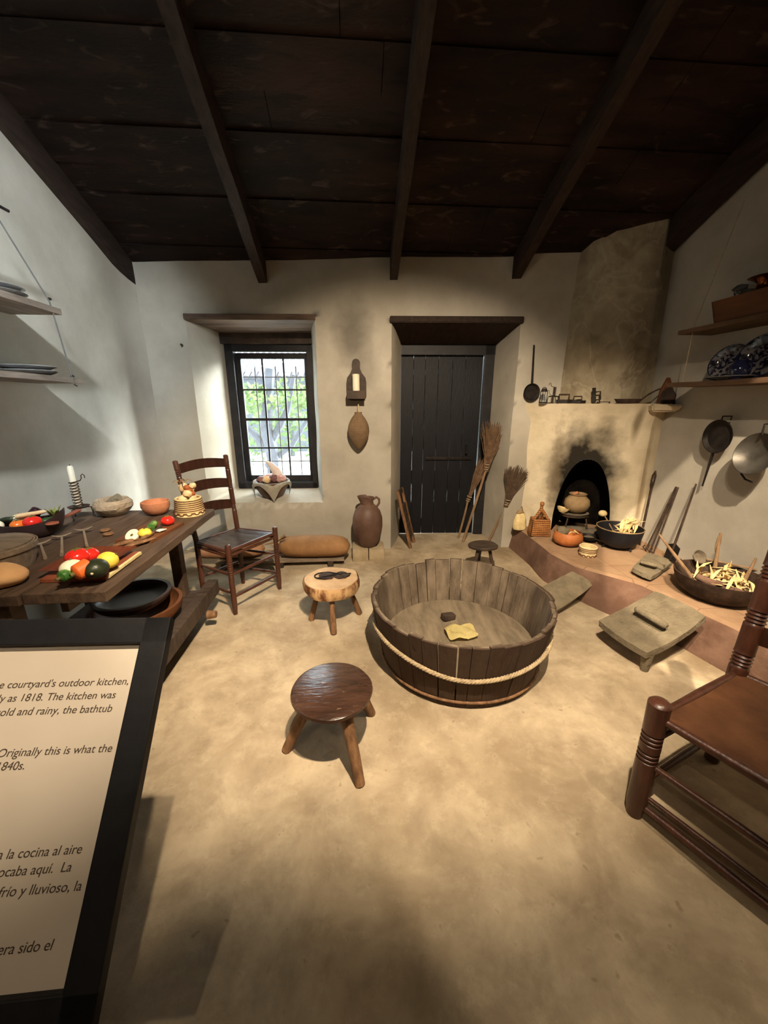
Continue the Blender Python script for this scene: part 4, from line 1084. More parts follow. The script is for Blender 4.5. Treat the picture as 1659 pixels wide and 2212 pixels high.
for ph in (0, 2*PI/3, 4*PI/3):
    pts = []
    for k in range(721):
        a = 2*PI*k/720; a_, rr, z = rp[min(240, k//3)]; 
        a2, r2, z2 = rp[min(240, k//3+1)]; f = (k % 3)/3; rr = rr+(r2-rr)*f; z = z+(z2-z)*f
        q = a*62+ph; pts.append(V(((rr+.0052*math.cos(q))*math.cos(a), (rr+.0052*math.cos(q))*math.sin(a), z+.0052*math.sin(q))))
    tube(bm, pts, .0062, 6, cap=False)
fin('rope', bm, M_rope, t)
bm = BM(); p = AZ(968, 1338, TF); box(bm, (0, 0, .018), (.085, .05, .036), rot=(0, .12, .35), bev=.006)
tag(fin('scrub_block', bm, M_dkwood, loc=p+V((0, 0, .003))), 'small dark wooden block lying in the washtub', 'block')
p = AZ(995, 1372, TF); bm = BM()
grid(bm, lambda a, b: V(((a-.5)*.19*(1-.25*abs(b-.5)), (b-.5)*.15*(1-.3*abs(a-.5)), .03+.02*nz((a*3, b*3, 2))+.016*abs(math.sin(a*5+b*3))-.028*max(abs(a-.5), abs(b-.5))*2*.6)), 16, 14)
bmesh.ops.solidify(bm, geom=bm.faces[:], thickness=.006)
tag(fin('folded_cloth', bm, M_soap, loc=p+V((0, 0, .005)), rot=(0, 0, .1), smooth=False), 'crumpled cream cloth lying in the washtub', 'cloth')

# ------------------------------------------------------------------ grinding stones
def stone_slab(name, label, L_, F_, R_, B_, th, sag, feet, m=M_stone, cat='grinding stone'):
    pts = [V(L_), V(F_), V(R_), V(B_)]; c = sum(pts, V((0, 0, 0)))/4; org = V((c.x, c.y, 0))
    t = thing(name, label, cat, org)
    nrm = (pts[1]-pts[0]).cross(pts[3]-pts[0]).normalized()
    if nrm.z < 0: nrm = -nrm
    bm = BM()
    def g(a, b):
        # rounded-corner mapping
        x = 2*a-1; y = 2*b-1; x2 = x*math.sqrt(1-.12*y*y); y2 = y*math.sqrt(1-.12*x*x); a = (x2/.97+1)/2; b = (y2/.97+1)/2
        p = pts[0].lerp(pts[1], a).lerp(pts[3].lerp(pts[2], a), b)
        return p-org-nrm*(sag*(1-(2*b-1)**2)*.8+.004*nz((a*5, b*5, 1)))
    grid(bm, g, 20, 20); bm.normal_update()
    if sum((f.normal.dot(nrm) for f in bm.faces)) < 0: bmesh.ops.reverse_faces(bm, faces=bm.faces)
    bmesh.ops.solidify(bm, geom=bm.faces[:], thickness=th); fin('slab', bm, m, t)
    for (a, b, r) in feet:
        p = pts[0].lerp(pts[1], a).lerp(pts[3].lerp(pts[2], a), b)-org-nrm*(th*.6); zf = 0.0 if p.x+org.x < 2.0 else HZ
        bm = BM(); tube(bm, [p, V((p.x+nrm.x*0, p.y, (p.z+zf)/2)), V((p.x, p.y, zf))], [r*1.25, r, r*.75], 10); fin('foot', bm, m, t)
    return t, pts, nrm
Lp, Fp, Rp, Bp = AZ(1290, 1340, .155), AZ(1397, 1412, .145), AZ(1528, 1330, .275), AZ(1415, 1275, .285)
m2 = stone_slab('metate', 'large grey metate with a mano on it, propped against the hearth at right', Lp, Fp, Rp, Bp, .04, .022, [(.9, .12, .028), (.3, .45, .028)])
def metate_pt(pts, a, b): return pts[0].lerp(pts[1], a).lerp(pts[3].lerp(pts[2], a), b)
a_ = AZ(1372, 1318, .232); b_ = AZ(1440, 1358, .218)
bm = BM(); tube(bm, [(a_-b_)*.5, (a_-b_)*.45, V((0, 0, .003)), (b_-a_)*.45, (b_-a_)*.5], [.012, .023, .027, .024, .014], 14, sq=.8)
tag(fin('mano', bm, M_stone, loc=(a_+b_)/2+V((0, 0, .012))), 'long grey grinding mano lying on the large metate', 'grinding stone')
stone_slab('metate', 'plain grey stone slab leaning on the hearth beside the washtub', AZ(1168, 1268, .13), AZ(1192, 1326, .05), AZ(1284, 1262, .14), AZ(1236, 1233, .22), .035, .01, [])
t3 = stone_slab('metate', 'small grey metate on the hearth in front of the shovel', AZ(1365, 1226, .30), AZ(1408, 1246, .29), AZ(1454, 1212, .31), AZ(1400, 1192, .32), .03, .008, [(.2, .2, .016), (.8, .2, .016), (.5, .9, .016)])
a_ = AZ(1383, 1213, .325); b_ = AZ(1420, 1223, .325)
bm = BM(); tube(bm, [(a_-b_)*.5, (a_-b_)*.4, V((0, 0, .002)), (b_-a_)*.4, (b_-a_)*.5], [.01, .022, .025, .022, .01], 12, sq=.6)
tag(fin('mano', bm, M_stone, loc=(a_+b_)/2), 'short grey mano lying on the small hearth metate', 'grinding stone')

# ------------------------------------------------------------------ things on the hearth
def husks(bm, c, n, L, spread=.05, seed=1, up=.5, dirs=None):
    rnd = random.Random(seed); c = V(c)
    for k in range(n):
        d = (V(dirs)+V((rnd.uniform(-1, 1), rnd.uniform(-1, 1), rnd.uniform(-.6, .6)))*.5).normalized() if dirs else V((rnd.uniform(-1, 1), rnd.uniform(-1, 1), rnd.uniform(0, up))).normalized()
        p = c+V((rnd.uniform(-1, 1), rnd.uniform(-1, 1), rnd.uniform(-.3, .6)))*spread; l = L*rnd.uniform(.6, 1.1)
        s = V((rnd.uniform(-1, 1), rnd.uniform(-1, 1), 1))*.012
        tube(bm, [p-d*l*.5, p-d*l*.15+s, p+d*l*.2+s, p+d*l*.5], [.003, .011, .009, .002], 6, sq=.35)
# kettle
kc = V((2.235, 2.955, HZ))
t = thing('iron_kettle', 'big round black iron kettle with a pale rim on the hearth', 'pot', kc)
bm = BM(); lathe(bm, [(0, .012), (.08, .016), (.135, .05), (.165, .10), (.176, .165), (.18, .182), (.172, .186), (.166, .165), (.155, .1), (.125, .055), (.075, .03), (0, .026)], 44); fin('kettle_body', bm, M_iron_b, t)
bm = BM(); tube(bm, [V((.178*math.cos(a), .178*math.sin(a), .185)) for a in [2*PI*k/40 for k in range(41)]], .0045, 6, cap=False); lab(fin('rim', bm, M_pot, t), 'worn pale rim')
for k in range(3):
    a = 2*PI*k/3-1.2; bm = BM(); tube(bm, [(.1*math.cos(a), .1*math.sin(a), .035), (.125*math.cos(a), .125*math.sin(a), 0)], [.012, .007], 8); fin('foot', bm, M_iron_b, t)
bm = BM(); husks(bm, (.08, .0, .19), 34, .15, .045, 3, dirs=(.55, .1, .55)); husks(bm, (.06, .02, .12), 14, .16, .05, 13)
tag(fin('corn_husks', bm, M_husk, loc=kc), 'bundle of dry cream corn husks in the black kettle', 'corn husks', kind='stuff')
# gourd bowl with contents
gc = V((1.84, 3.05, HZ))
t = thing('gourd_bowl', 'round orange brown bowl with inward rim on the hearth', 'bowl', gc)
bm = BM(); lathe(bm, [(0, .0), (.06, .0), (.105, .025), (.122, .06), (.118, .095), (.105, .12), (.098, .122), (.1, .115), (.112, .09), (.115, .06), (.1, .03), (.05, .012), (0, .012)], 36, wob=.03, seed=4); fin('shell', bm, M_gourd, t)
bm = BM(); blob(bm, (-.04, .02, .125), (.055, .04, .04), .3, 3, 3, 2); tag(fin('stone', bm, M_stone, loc=gc), 'grey stone piece sticking out of the orange bowl', 'stone')
bm = BM(); husks(bm, (.045, -.01, .11), 5, .08, .02, 9); tag(fin('corn_husks', bm, M_husk, loc=gc), 'few cream husks in the orange gourd bowl', 'corn husks', kind='stuff')
coil_basket(AZ(1273, 1203, HZ)+V((0, .03, 0)), .055, .062, .085, 6, M_bone, 'tiny cream coiled basket at the front of the hearth')
# wicker bottle basket + leather bag at the left end
t = thing('wicker_basket', 'woven orange brown wicker basket with a peaked handle', 'basket', (1.715, 3.33, HZ), (0, 0, R(-10)))
bm = BM()
for i in range(9):
    z = .012+.14*i/8; s = .085*(1-.15*i/8)
    P = [V((s*x, s*.7*y, z)) for x, y in ((-1, -1), (0, -1.05), (1, -1), (1.05, 0), (1, 1), (0, 1.05), (-1, 1), (-1.05, 0), (-1, -1))]
    tube(bm, P, .0105, 7, cap=False)
box(bm, (0, 0, .08), (.13, .09, .14)); fin('weave', bm, M_wicker, t)
bm = BM()
for (x, y) in ((-.07, -.03), (.07, -.03), (-.03, .04), (.03, .04)): tube(bm, [(x, y, .15), (x*.5, y*.5, .2), (0, 0, .25), (0, 0, .30)], [.012, .014, .016, .012], 8)
blob(bm, (0, 0, .3), (.022, .02, .022), .2, 3, 1, 2); fin('handle', bm, M_wicker, t)
t = thing('cloth_pouch', 'pale tan tied pouch at the left end of the hearth', 'pouch', (1.60, 3.50, HZ))
bm = BM(); lathe(bm, [(0, 0), (.06, 0), (.07, .02), (.062, .09), (.045, .15), (.03, .165), (0, .16)], 24, wob=.15, sy=.6); fin('pouch_body', bm, M_straw, t)
bm = BM(); blob(bm, (-.01, 0, .17), (.035, .02, .022), .4, 3, 2, 2); tube(bm, [(.02, 0, .16), (.01, 0, .2), (.0, 0, .23)], [.012, .006, .008], 6); lab(fin('tie', bm, M_pot, t), 'olive brown tied top')
# firebox contents
base = V((2.07, 3.24, HZ))
t = thing('fire_stones', 'flat grey stones and hearth slab in the firebox mouth', 'stones', base)
for (x, y, z, sx, sy, sz, rz) in ((.0, .12, .03, .17, .09, .03, .1), (-.03, .02, .02, .10, .06, .02, -.3), (.12, .05, .028, .10, .07, .028, .5), (.04, -.09, .022, .09, .055, .022, -.1)):
    bm = BM(); blob(bm, (x, y, z), (sx, sy, sz), .2, 2, x*9, 3, (0, 0, rz)); fin('slab_stone', bm, M_hearthgrey, t)
t = thing('iron_trivet', 'iron three-legged grate under the clay pot in the firebox', 'trivet', (2.05, 3.34, HZ+.05))
bm = BM()
tube(bm, [V((.11*math.cos(a), .085*math.sin(a), .13)) for a in [2*PI*k/24 for k in range(25)]], .007, 6, cap=False)
for k in range(4): tube(bm, [(-.10, -.06+.04*k, .13), (.10, -.06+.04*k, .13)], .005, 6)
fin('ring', bm, M_rust, t)
for k in range(3):
    a = 2*PI*k/3-.5; bm = BM(); tube(bm, [(.1*math.cos(a), .08*math.sin(a), .13), (.13*math.cos(a), .1*math.sin(a), .0)], .007, 6); fin('leg', bm, M_rust, t)
bm = BM(); lathe(bm, [(0, .0), (.11, .0), (.13, .018), (.125, .02), (.105, .008), (0, .008)], 30, sy=.75, wob=.03)
tag(fin('griddle', bm, M_hearthgrey, loc=(2.05, 3.34, HZ+.188)), 'flat round grey griddle on the grate in the firebox', 'griddle')
pc_ = V((2.075, 3.37, HZ+.198))
t = thing('clay_pot', 'round tan clay pot standing in the firebox', 'pot', pc_)
bm = BM(); lathe(bm, [(0, .0), (.05, .003), (.095, .035), (.115, .085), (.105, .13), (.075, .16), (.068, .168), (.08, .185), (.074, .187), (.062, .168), (.07, .15), (.09, .12), (.1, .085), (.08, .04), (0, .02)], 36, wob=.02); fin('pot_body', bm, M_pot, t)
bm = BM(); tube(bm, [(-.06, -.02, .185), (-.03, -.03, .2), (.0, -.02, .195)], [.01, .014, .006], 8); fin('lug', bm, M_clay, t)
bm = BM(); lathe(bm, [(0, 0), (.025, .003), (.05, .03), (.055, .05), (.05, .05), (.022, .012), (0, .01)], 24, wob=.08); 
tag(fin('gourd_cup', bm, M_straw, loc=V((1.93, 3.36, HZ+.205)), rot=(0, .25, 0)), 'small pale gourd cup left of the clay pot', 'cup')
t = thing('iron_skillet', 'small black long-handled skillet on the stones before the firebox', 'pan', V((2.07, 3.10, HZ+.03)))
bm = BM(); lathe(bm, [(0, 0), (.06, 0), (.075, .03), (.07, .03), (.056, .006), (0, .006)], 26); fin('pan_bowl', bm, M_iron, t)
bm = BM(); tube(bm, [(.0, -.07, .025), (.05, -.14, .02), (.1, -.19, .005)], .006, 6); fin('handle', bm, M_iron, t)
t = thing('ladle', 'pale gourd ladle leaning at the right of the firebox mouth', 'ladle', V((2.24, 3.14, HZ)))
bm = BM(); blob(bm, (-.01, .06, .235), (.04, .035, .03), .1, 2, 1, 2); fin('scoop', bm, M_straw, t)
bm = BM(); tube(bm, [(.0, .04, .215), (.02, -.06, .12), (.03, -.13, .03)], .006, 6); fin('handle', bm, M_stick, t)

# big round pan at the right end of the hearth
pr = AZ(1511, 1231, .37); pcn = V((pr.x+.075, pr.y-.30, HZ+.002)); pcn = V((2.30, 2.08, HZ+.002))
t = thing('copper_pan', 'wide low dark pan full of sticks and husks at the right end of the hearth', 'pan', pcn)
bm = BM(); lathe(bm, [(0, .0), (.15, .004), (.205, .045), (.235, .12), (.243, .152), (.236, .152), (.215, .09), (.18, .03), (0, .015)], 44); fin('pan_body', bm, M_rust, t)
bm = BM(); tube(bm, [V((-.1, .2, .12)), V((-.14, .24, .15)), V((-.1, .28, .17)), V((-.05, .25, .15)), V((-.03, .22, .12))], .005, 6); fin('handle', bm, M_iron, t)
bm = BM(); husks(bm, (.02, -.02, .1), 50, .2, .11, 21, .6); tag(fin('corn_husks', bm, M_husk, loc=pcn), 'loose cream corn husks heaped in the wide pan', 'corn husks', kind='stuff')
for k, (x, y, dx, dy, dz, l) in enumerate([(-.08, .05, -.19, .18, .3, 'straight thin stick leaning out of the wide pan at left'), (.07, .1, .03, .06, .32, 'forked upright stick with dry leaf in the wide pan'), (.1, -.05, .08, .02, .22, 'short pale stick at the right of the wide pan')]):
    bm = BM(); tube(bm, [(x, y, .05), (x+dx*.5, y+dy*.5, .05+dz*.5), (x+dx, y+dy, .05+dz)], [.013, .011, .006], 8)
    if k == 1: blob(bm, (x+dx*.9, y+dy*.9, .05+dz*.8), (.018, .008, .08), .2, 2, 4, 2)
    tag(fin('stick', bm, M_stick, loc=pcn), l, 'stick', 'sticks in the wide pan')
for k, (x, y, z) in enumerate([(-.1, -.05, .12), (-.04, -.12, .11)]):
    bm = BM(); tube(bm, [(x-.05, y+.06, z+.02), (x, y, z), (x+.05, y-.06, z-.01)], [.02, .026, .018], 10)
    tag(fin('dry_corn_cob', bm, M_hearthside, loc=pcn), ['brown corn cob by the gourd ladle in the wide pan', 'brown corn cob at the front rim of the wide pan'][k], 'corn cob', 'cobs in the wide pan')
lp = AX(1512, 1203, 2.33)
t = thing('ladle', 'green brown gourd ladle tilted on the rim of the wide pan', 'ladle', lp)
bm = BM(); lathe(bm, [(0, -.03), (.03, -.025), (.048, 0), (.045, .005), (.028, -.018), (0, -.02)], 24); xf(bm, Matrix.Rotation(R(60), 4, 'X')); fin('scoop', bm, M_hearthgrey, t)
bm = BM(); q = AZ(1650, 1235, .40)-lp; tube(bm, [V((.03, -.02, -.01)), q*.5, q], .006, 6); fin('handle', bm, M_stick, t)
bm = BM(); q0 = AZ(1470, 1233, HZ+.01); q1 = AZ(1512, 1248, HZ+.01); tube(bm, [V((0, 0, 0)), q1-q0], .006, 6); tag(fin('iron_rod', bm, M_iron, loc=q0), 'thin iron rod lying on the hearth left of the wide pan', 'rod')

# fire tools leaning on the right wall
def leaner(name, label, cat, foot, top, parts, mm=M_rust):
    foot = V(foot); top = V(top); t = thing(name, label, cat, foot); parts(t, top-foot); return t
def P1(t, d):
    bm = BM(); tube(bm, [V((0, 0, 0)), d*.8], [.006, .007], 8); tube(bm, [V((.0, .015, 0)), d*.8+V((0, .01, 0))], [.005, .006], 8); fin('shaft', bm, M_rust, t)
    bm = BM(); e = d.normalized(); s = V((0, .02, 0)); tube(bm, [d*.8, d*.86+s, d*.94+s, d, d*.94-s*.6, d*.86-s*.4, d*.8], .007, 8); fin('loop_handle', bm, M_rust, t)
leaner('fire_tongs', 'iron fire tongs with looped top leaning in the corner by the fireplace', 'fire tool', (2.47, 2.99, HZ), AX(1416, 1018, 2.54), P1)
def P2(t, d):
    for k, o in enumerate((-.03, .0, .035)):
        bm = BM(); tube(bm, [V((0, o*1.3, 0)), d*.5+V((0, o*.8, 0)), d+V((0, o*.2, 0))], [.006, .006, .009], 8); fin('tong_arm' if k != 1 else 'centre_rod', bm, M_rust, t)
    bm = BM(); 
    for o in (-.04, .0, .045): tube(bm, [V((0, o, 0)), V((-.02, o-.015, .012)), V((-.03, o, .03)), V((-.01, o+.01, .04))], .006, 6)
    fin('scroll_foot', bm, M_rust, t)
leaner('fire_tongs', 'three-pronged iron tongs with scroll feet leaning on the right wall', 'fire tool', (2.43, 2.82, HZ+.005), AX(1463, 1052, 2.545), P2)
def P3(t, d):
    bm = BM(); tube(bm, [d*.16, d], [.009, .006], 8); fin('shaft', bm, M_rust, t)
    bm = BM(); w_ = V((0, .055, 0)); n_ = V((.012, 0, 0)); slab(bm, [-w_, w_, d*.2+w_, d*.24, d*.2-w_], .006, (1, 0, 0)); fin('blade', bm, M_iron, t)
leaner('fire_shovel', 'iron fire shovel with a long shaft leaning on the right wall', 'fire tool', (2.44, 2.63, HZ+.003), AX(1504, 1045, 2.55), P3)

# pans on the right wall
def hang_pan(name, label, c, r, depth, tilt, m, hand_to, loop=True, hole=None):
    t = thing(name, label, 'pan', c)
    bm = BM(); lathe(bm, [(0, 0), (r*.8, 0), (r, depth), (r*.95, depth), (r*.77, .007), (0, .007)], 36)
    xf(bm, Matrix.Rotation(R(-90), 4, 'Y') @ Matrix.Rotation(R(tilt), 4, 'X')); fin('pan_bowl', bm, m, t)
    h = V(hand_to)-V(c); e = h.normalized()
    bm = BM(); tube(bm, [e*r*.9+V((-.01, 0, 0)), h], [.012, .007], 8, sq=.6); fin('handle', bm, m, t)
    if loop:
        bm = BM(); s = V((0, 1, 0)); q = -e*r; tube(bm, [q*1.0+s*.035, q*1.2+s*.035, q*1.22-s*.03, q*1.0-s*.03], .005, 8); fin('hanging_loop', bm, m, t)
c1 = AX(1556, 943, 2.52)
hang_pan('iron_skillet', 'round black skillet hanging handle-down on the right wall', c1, .115, .025, 0, M_iron, AX(1517, 1050, 2.53))
c2 = AX(1650, 985, 2.50)
t = thing('hanging_pan', 'shallow grey metal pan with lit rim hanging at the right edge', 'pan', c2)
bm = BM(); lathe(bm, [(0, 0), (.06, .0), (.10, .03), (.13, .07), (.125, .072), (.095, .035), (.055, .007), (0, .007)], 36); xf(bm, Matrix.Rotation(R(-78), 4, 'Y')); fin('pan_bowl', bm, M_tind, t)
bm = BM(); tube(bm, [(-.05, .0, .13), (-.05, 0, .19), (.03, 0, .2)], .006, 6); fin('hook', bm, M_iron, t)
bm = BM(); tube(bm, [(-.045, .07, -.12), (-.05, .03, -.15), (-.05, -.02, -.16)], .006, 6); fin('lug', bm, M_iron, t)
# long skillet on the back wall
c3 = WP(1.63, 1.535, -.02)
t = thing('long_skillet', 'small round black skillet hanging from a tall straight handle beside the door', 'pan', c3)
bm = BM(); lathe(bm, [(0, 0), (.062, 0), (.078, .02), (.073, .02), (.058, .005), (0, .005)], 30); xf(bm, Matrix.Rotation(R(90), 4, 'X')); fin('pan_bowl', bm, M_iron, t)
bm = BM(); tube(bm, [(0, -.008, .07), (-.015, -.004, .40), (-.018, .0, .405)], [.011, .008, .004], 8, sq=.5); fin('handle', bm, M_iron, t)

# ------------------------------------------------------------------ mantel things
MZ = 1.437
t = thing('glass_lantern', 'small dark glass lantern at the left end of the mantel', 'lantern', (1.70, 3.50, MZ))
bm = BM(); lathe(bm, [(0, 0), (.035, 0), (.035, .012), (0, .012)], 16); lathe(bm, [(0, .1), (.03, .1), (.02, .125), (0, .13)], 16)
for k in range(4): a = PI/4+PI/2*k; tube(bm, [(.03*math.cos(a), .03*math.sin(a), .01), (.03*math.cos(a), .03*math.sin(a), .1)], .003, 5)
fin('cage', bm, M_iron, t)
bm = BM(); lathe(bm, [(0, .013), (.026, .013), (.028, .05), (.024, .098), (0, .098)], 20); fin('glass_chimney', bm, M_glass, t)
bm = BM(); tube(bm, arc((0, 0, .115), .022, 20, 200, 10), .003, 5); fin('bail', bm, M_iron, t)
spiral_stick((1.775, 3.46, MZ), .10, .015, 'small iron spiral candlestick on the left of the mantel', False, 2.4, .8)
def flat_iron(x, y, l, rz=0, up=False, s=1):
    t = thing('flat_iron', l, 'iron', (x, y, MZ+(.0 if not up else .005)), (0, 0, rz), scale=s, group='old irons on the mantel')
    bm = BM(); P = [(-.06, -.03), (.02, -.03), (.07, 0), (.02, .03), (-.06, .03)]
    M = Matrix.Rotation(R(-82), 4, 'Y') if up else Matrix.Identity(4); T = Matrix.Translation((0, 0, .06)) if up else Matrix.Identity(4)
    prism(bm, P, 0, .028 if not up else .03); xf(bm, T @ M); fin('sole', bm, M_iron, t, smooth=False)
    bm = BM(); tube(bm, [(-.04, 0, .028), (-.04, 0, .065), (.03, 0, .065), (.03, 0, .028)], .007, 8); xf(bm, T @ M); fin('handle', bm, M_rust, t)
flat_iron(1.865, 3.44, 'long low black box iron left of centre on the mantel', R(-28), s=1.15)
flat_iron(1.96, 3.385, 'black flat iron with thin handle in the middle of the mantel', R(-24), s=.9)
flat_iron(2.05, 3.33, 'black flat iron standing on its heel on the mantel', R(150), True, .95)
bm = BM(); box(bm, (0, 0, .012), (.10, .03, .006)); box(bm, (-.045, 0, .005), (.006, .03, .01)); box(bm, (.045, 0, .005), (.006, .03, .01))
tag(fin('iron_rest', bm, M_iron, loc=(2.125, 3.275, MZ), rot=(0, 0, R(-24)), smooth=False), 'small flat iron rest beside the standing iron', 'rest')
t = thing('mantel_skillet', 'shallow iron skillet with raised handle on the right of the mantel', 'pan', (2.27, 3.17, MZ+.002), (0, 0, R(-10)))
bm = BM(); lathe(bm, [(0, 0), (.085, 0), (.112, .035), (.106, .035), (.08, .006), (0, .006)], 30, sy=.55); fin('pan_bowl', bm, M_rust, t)
bm = BM(); tube(bm, [(.105, 0, .03), (.15, .0, .07), (.2, 0, .10), (.27, 0, .13)], .006, 8); fin('handle', bm, M_rust, t)
# bellows hanging at the right end
t = thing('bellows', 'dark leather bellows standing at the right end of the mantel', 'bellows', (2.50, 3.06, MZ))
bm = BM(); slab(bm, [(-.05, 0, .0), (.06, -.01, .0), (.075, -.01, .07), (.03, 0, .15), (.015, 0, .20), (-.0, 0, .20), (-.04, 0, .10)], .03, (0, 1, 0)); bmesh.ops.bevel(bm, geom=bm.edges[:], offset=.004, segments=1, affect='EDGES'); fin('leather', bm, M_boxw, t)
bm = BM(); slab(bm, [(-.06, -.012, -.0), (.065, -.022, 0), (.08, -.022, .065), (.02, -.012, .13), (-.04, -.012, .09)], .01, (0, 1, 0)); fin('board', bm, M_dkwood, t)
bm = BM(); tube(bm, [(.055, 0, .03), (.085, -.01, -.0), (.095, -.01, -.03)], [.018, .015, .01], 8); fin('nozzle', bm, M_iron, t)

# ------------------------------------------------------------------ wall shelf things, right wall
def plank_shelf(name, label, x0, x1, y0_, y1_, z, th, m, taper=0):
    org = V(((x0+x1)/2, (y0_+y1_)/2, z)); t = thing(name, label, 'shelf', org)
    bm = BM(); n = 18
    def rowx(y, side): return (x0 if side == 0 else x1)+(.012*nz((y*3, side*7, z), 1.4))
    vs = []
    for i in range(n+1):
        y = y0_+(y1_-y0_)*i/n; b = .006*nz((y*2, 0, z))
        vs.append([bm.verts.new(V((rowx(y, s), y, z+b+dz))-org) for s, dz in ((0, 0), (1, 0), (1, -th), (0, -th))])
    for a, b in zip(vs, vs[1:]):
        for k in range(4): bm.faces.new((a[k], a[(k+1) % 4], b[(k+1) % 4], b[k]))
    bm.faces.new(vs[0]); bm.faces.new(vs[-1][::-1])
    fin('plank', bm, m, t, smooth=False); return t
zu = AX(1473, 715, 2.33).z; zl = AX(1440, 828, 2.33).z
plank_shelf('wall_shelf', 'upper dark plank shelf on the right wall holding a wooden box and jug', 2.31, 2.56, 1.2, 2.82, zu, .028, M_shelfd)
plank_shelf('wall_shelf', 'lower plank shelf on the right wall holding blue plates', 2.31, 2.56, 1.2, 2.84, zl, .03, M_shelfd)
for (yy_, l) in ((2.72, 'thin wire holding the far end of the right wall shelves'), (1.92, 'pale wire in front of the blue plates on the right')):
    bm = BM(); tube(bm, [(2.33, yy_, zl-.03), (2.33, yy_, zu), (2.50, yy_, zu+.75)], .0022, 5); tag(fin('shelf_wire', bm, M_rope, loc=(0, 0, 0)), l, 'wire', 'wires of the right shelves')
t = thing('wooden_box', 'reddish open wooden tray box on the upper right shelf', 'box', (2.43, 2.18, zu))
bm = BM(); ya, yb = -.55, .39
hexa(bm, [V((-.10, ya, .004)), V((.10, ya, .004)), V((.10, yb, .004)), V((-.10, yb, .004)), V((-.115, ya, .135)), V((-.095, ya, .135)), V((-.095, yb+.03, .135)), V((-.115, yb+.03, .135))])
bm2 = BM()
for s in (-1, 1): hexa(bm2, [V((s*.095, ya, .004)), V((s*.085, ya, .004)), V((s*.085, yb, .004)), V((s*.095, yb, .004)), V((s*.115, ya, .135)), V((s*.103, ya, .135)), V((s*.103, yb+.03, .135)), V((s*.115, yb+.03, .135))])
bm.free(); fin('side_board', bm2, M_boxw, t, smooth=False)
bm = BM(); hexa(bm, [V((-.095, yb-.012, .004)), V((.095, yb-.012, .004)), V((.095, yb, .004)), V((-.095, yb, .004)), V((-.115, yb+.018, .135)), V((.115, yb+.018, .135)), V((.115, yb+.03, .135)), V((-.115, yb+.03, .135))]); fin('end_board', bm, M_boxw, t, smooth=False)
bm = BM(); box(bm, (0, (ya+yb)/2, .008), (.18, yb-ya, .008)); fin('bottom_board', bm, M_boxw, t, smooth=False)
for (px, py, l) in ((1546, 656, 'tin cup with ring handle at the far end of the wooden box'), (1600, 648, 'tin cup with ring handle next to the copper jug')):
    p = AX(px, py, 2.42); p.y = min(p.y, 2.47); t = thing('tin_cup', l, 'cup', V((p.x, p.y, zu+.014)), (0, 0, R(-60 if px < 1580 else -70)), 'cups in the wooden box')
    hh = p.z-zu+.015; bm = BM(); lathe(bm, [(0, 0), (.035, 0), (.036, hh), (.033, hh), (.032, .005), (0, .005)], 20); fin('cup_body', bm, M_tind, t)
    bm = BM(); tube(bm, [V((-.036, 0, hh-.03)), V((-.06, 0, hh-.025)), V((-.066, 0, hh)), V((-.055, 0, hh+.018)), V((-.036, 0, hh))], .0035, 6); fin('ring_handle', bm, M_tind, t)
p = AX(1648, 640, 2.44)
t = thing('copper_jug', 'shiny copper pitcher with flared lip standing in the wooden box', 'jug', V((2.43, p.y, zu+.013)), scale=.86)
bm = BM(); lathe(bm, [(0, 0), (.05, 0), (.08, .05), (.085, .10), (.07, .145), (.045, .175), (.038, .21), (.055, .245), (.068, .255), (.062, .256), (.034, .215), (0, .2)], 32)
for v in bm.verts:
    if v.co.z > .22: v.co.y += max(0, v.co.y)*.8
fin('jug_body', bm, M_copper, t)
bm = BM(); tube(bm, [(0, -.05, .24), (0, -.10, .22), (0, -.11, .16), (0, -.075, .11)], .008, 8); fin('handle', bm, M_copper, t)
bm = BM(); blob(bm, (0, 0, 0), (.03, .05, .022), .3, 3, 5, 2); tag(fin('ladle_bowl', bm, M_tind, loc=AX(1600, 622, 2.5)-V((0, 0, 0))), 'dull spoon bowl hanging above the wooden box', 'spoon')
bm = BM(); 
# lower shelf plates
for k, (px, py, r, l) in enumerate([(1577, 785, .115, 'blue patterned plate leaning on the wall, left of two'), (1650, 775, .135, 'larger blue patterned plate leaning on the wall at the right edge')]):
    p = AX(px, py, 2.50); t = thing('blue_plate', l, 'plate', V((2.50, p.y, zl+r*.98)), (0, 0, R(12)), 'plates on the lower right shelf')
    bm = BM(); lathe(bm, [(0, 0), (r*.62, 0), (r*.72, .012), (r, .022), (r, .026), (r*.7, .017), (r*.6, .006), (0, .006)], 40); xf(bm, Matrix.Rotation(R(-72), 4, 'Y')); fin('dish', bm, M_iceplate, t)
    bm = BM(); tube(bm, [V((r*math.cos(a), r*math.sin(a), .025)) for a in [2*PI*k_/40 for k_ in range(41)]], .004, 6, cap=False); xf(bm, Matrix.Rotation(R(-72), 4, 'Y')); fin('rim', bm, M_glaze, t)
p = AX(1590, 800, 2.38); t = thing('blue_jug', 'glossy dark blue round jug in front of the left blue plate', 'jug', V((2.40, p.y, zl+.002)))
bm = BM(); lathe(bm, [(0, 0), (.04, 0), (.058, .04), (.055, .075), (.035, .10), (.03, .115), (.025, .115), (0, .1)], 28); fin('jug_body', bm, M_glaze, t)
bm = BM(); tube(bm, [(0, -.03, .11), (0, -.07, .1), (0, -.075, .06), (0, -.05, .04)], .006, 8); fin('handle', bm, M_glaze, t)
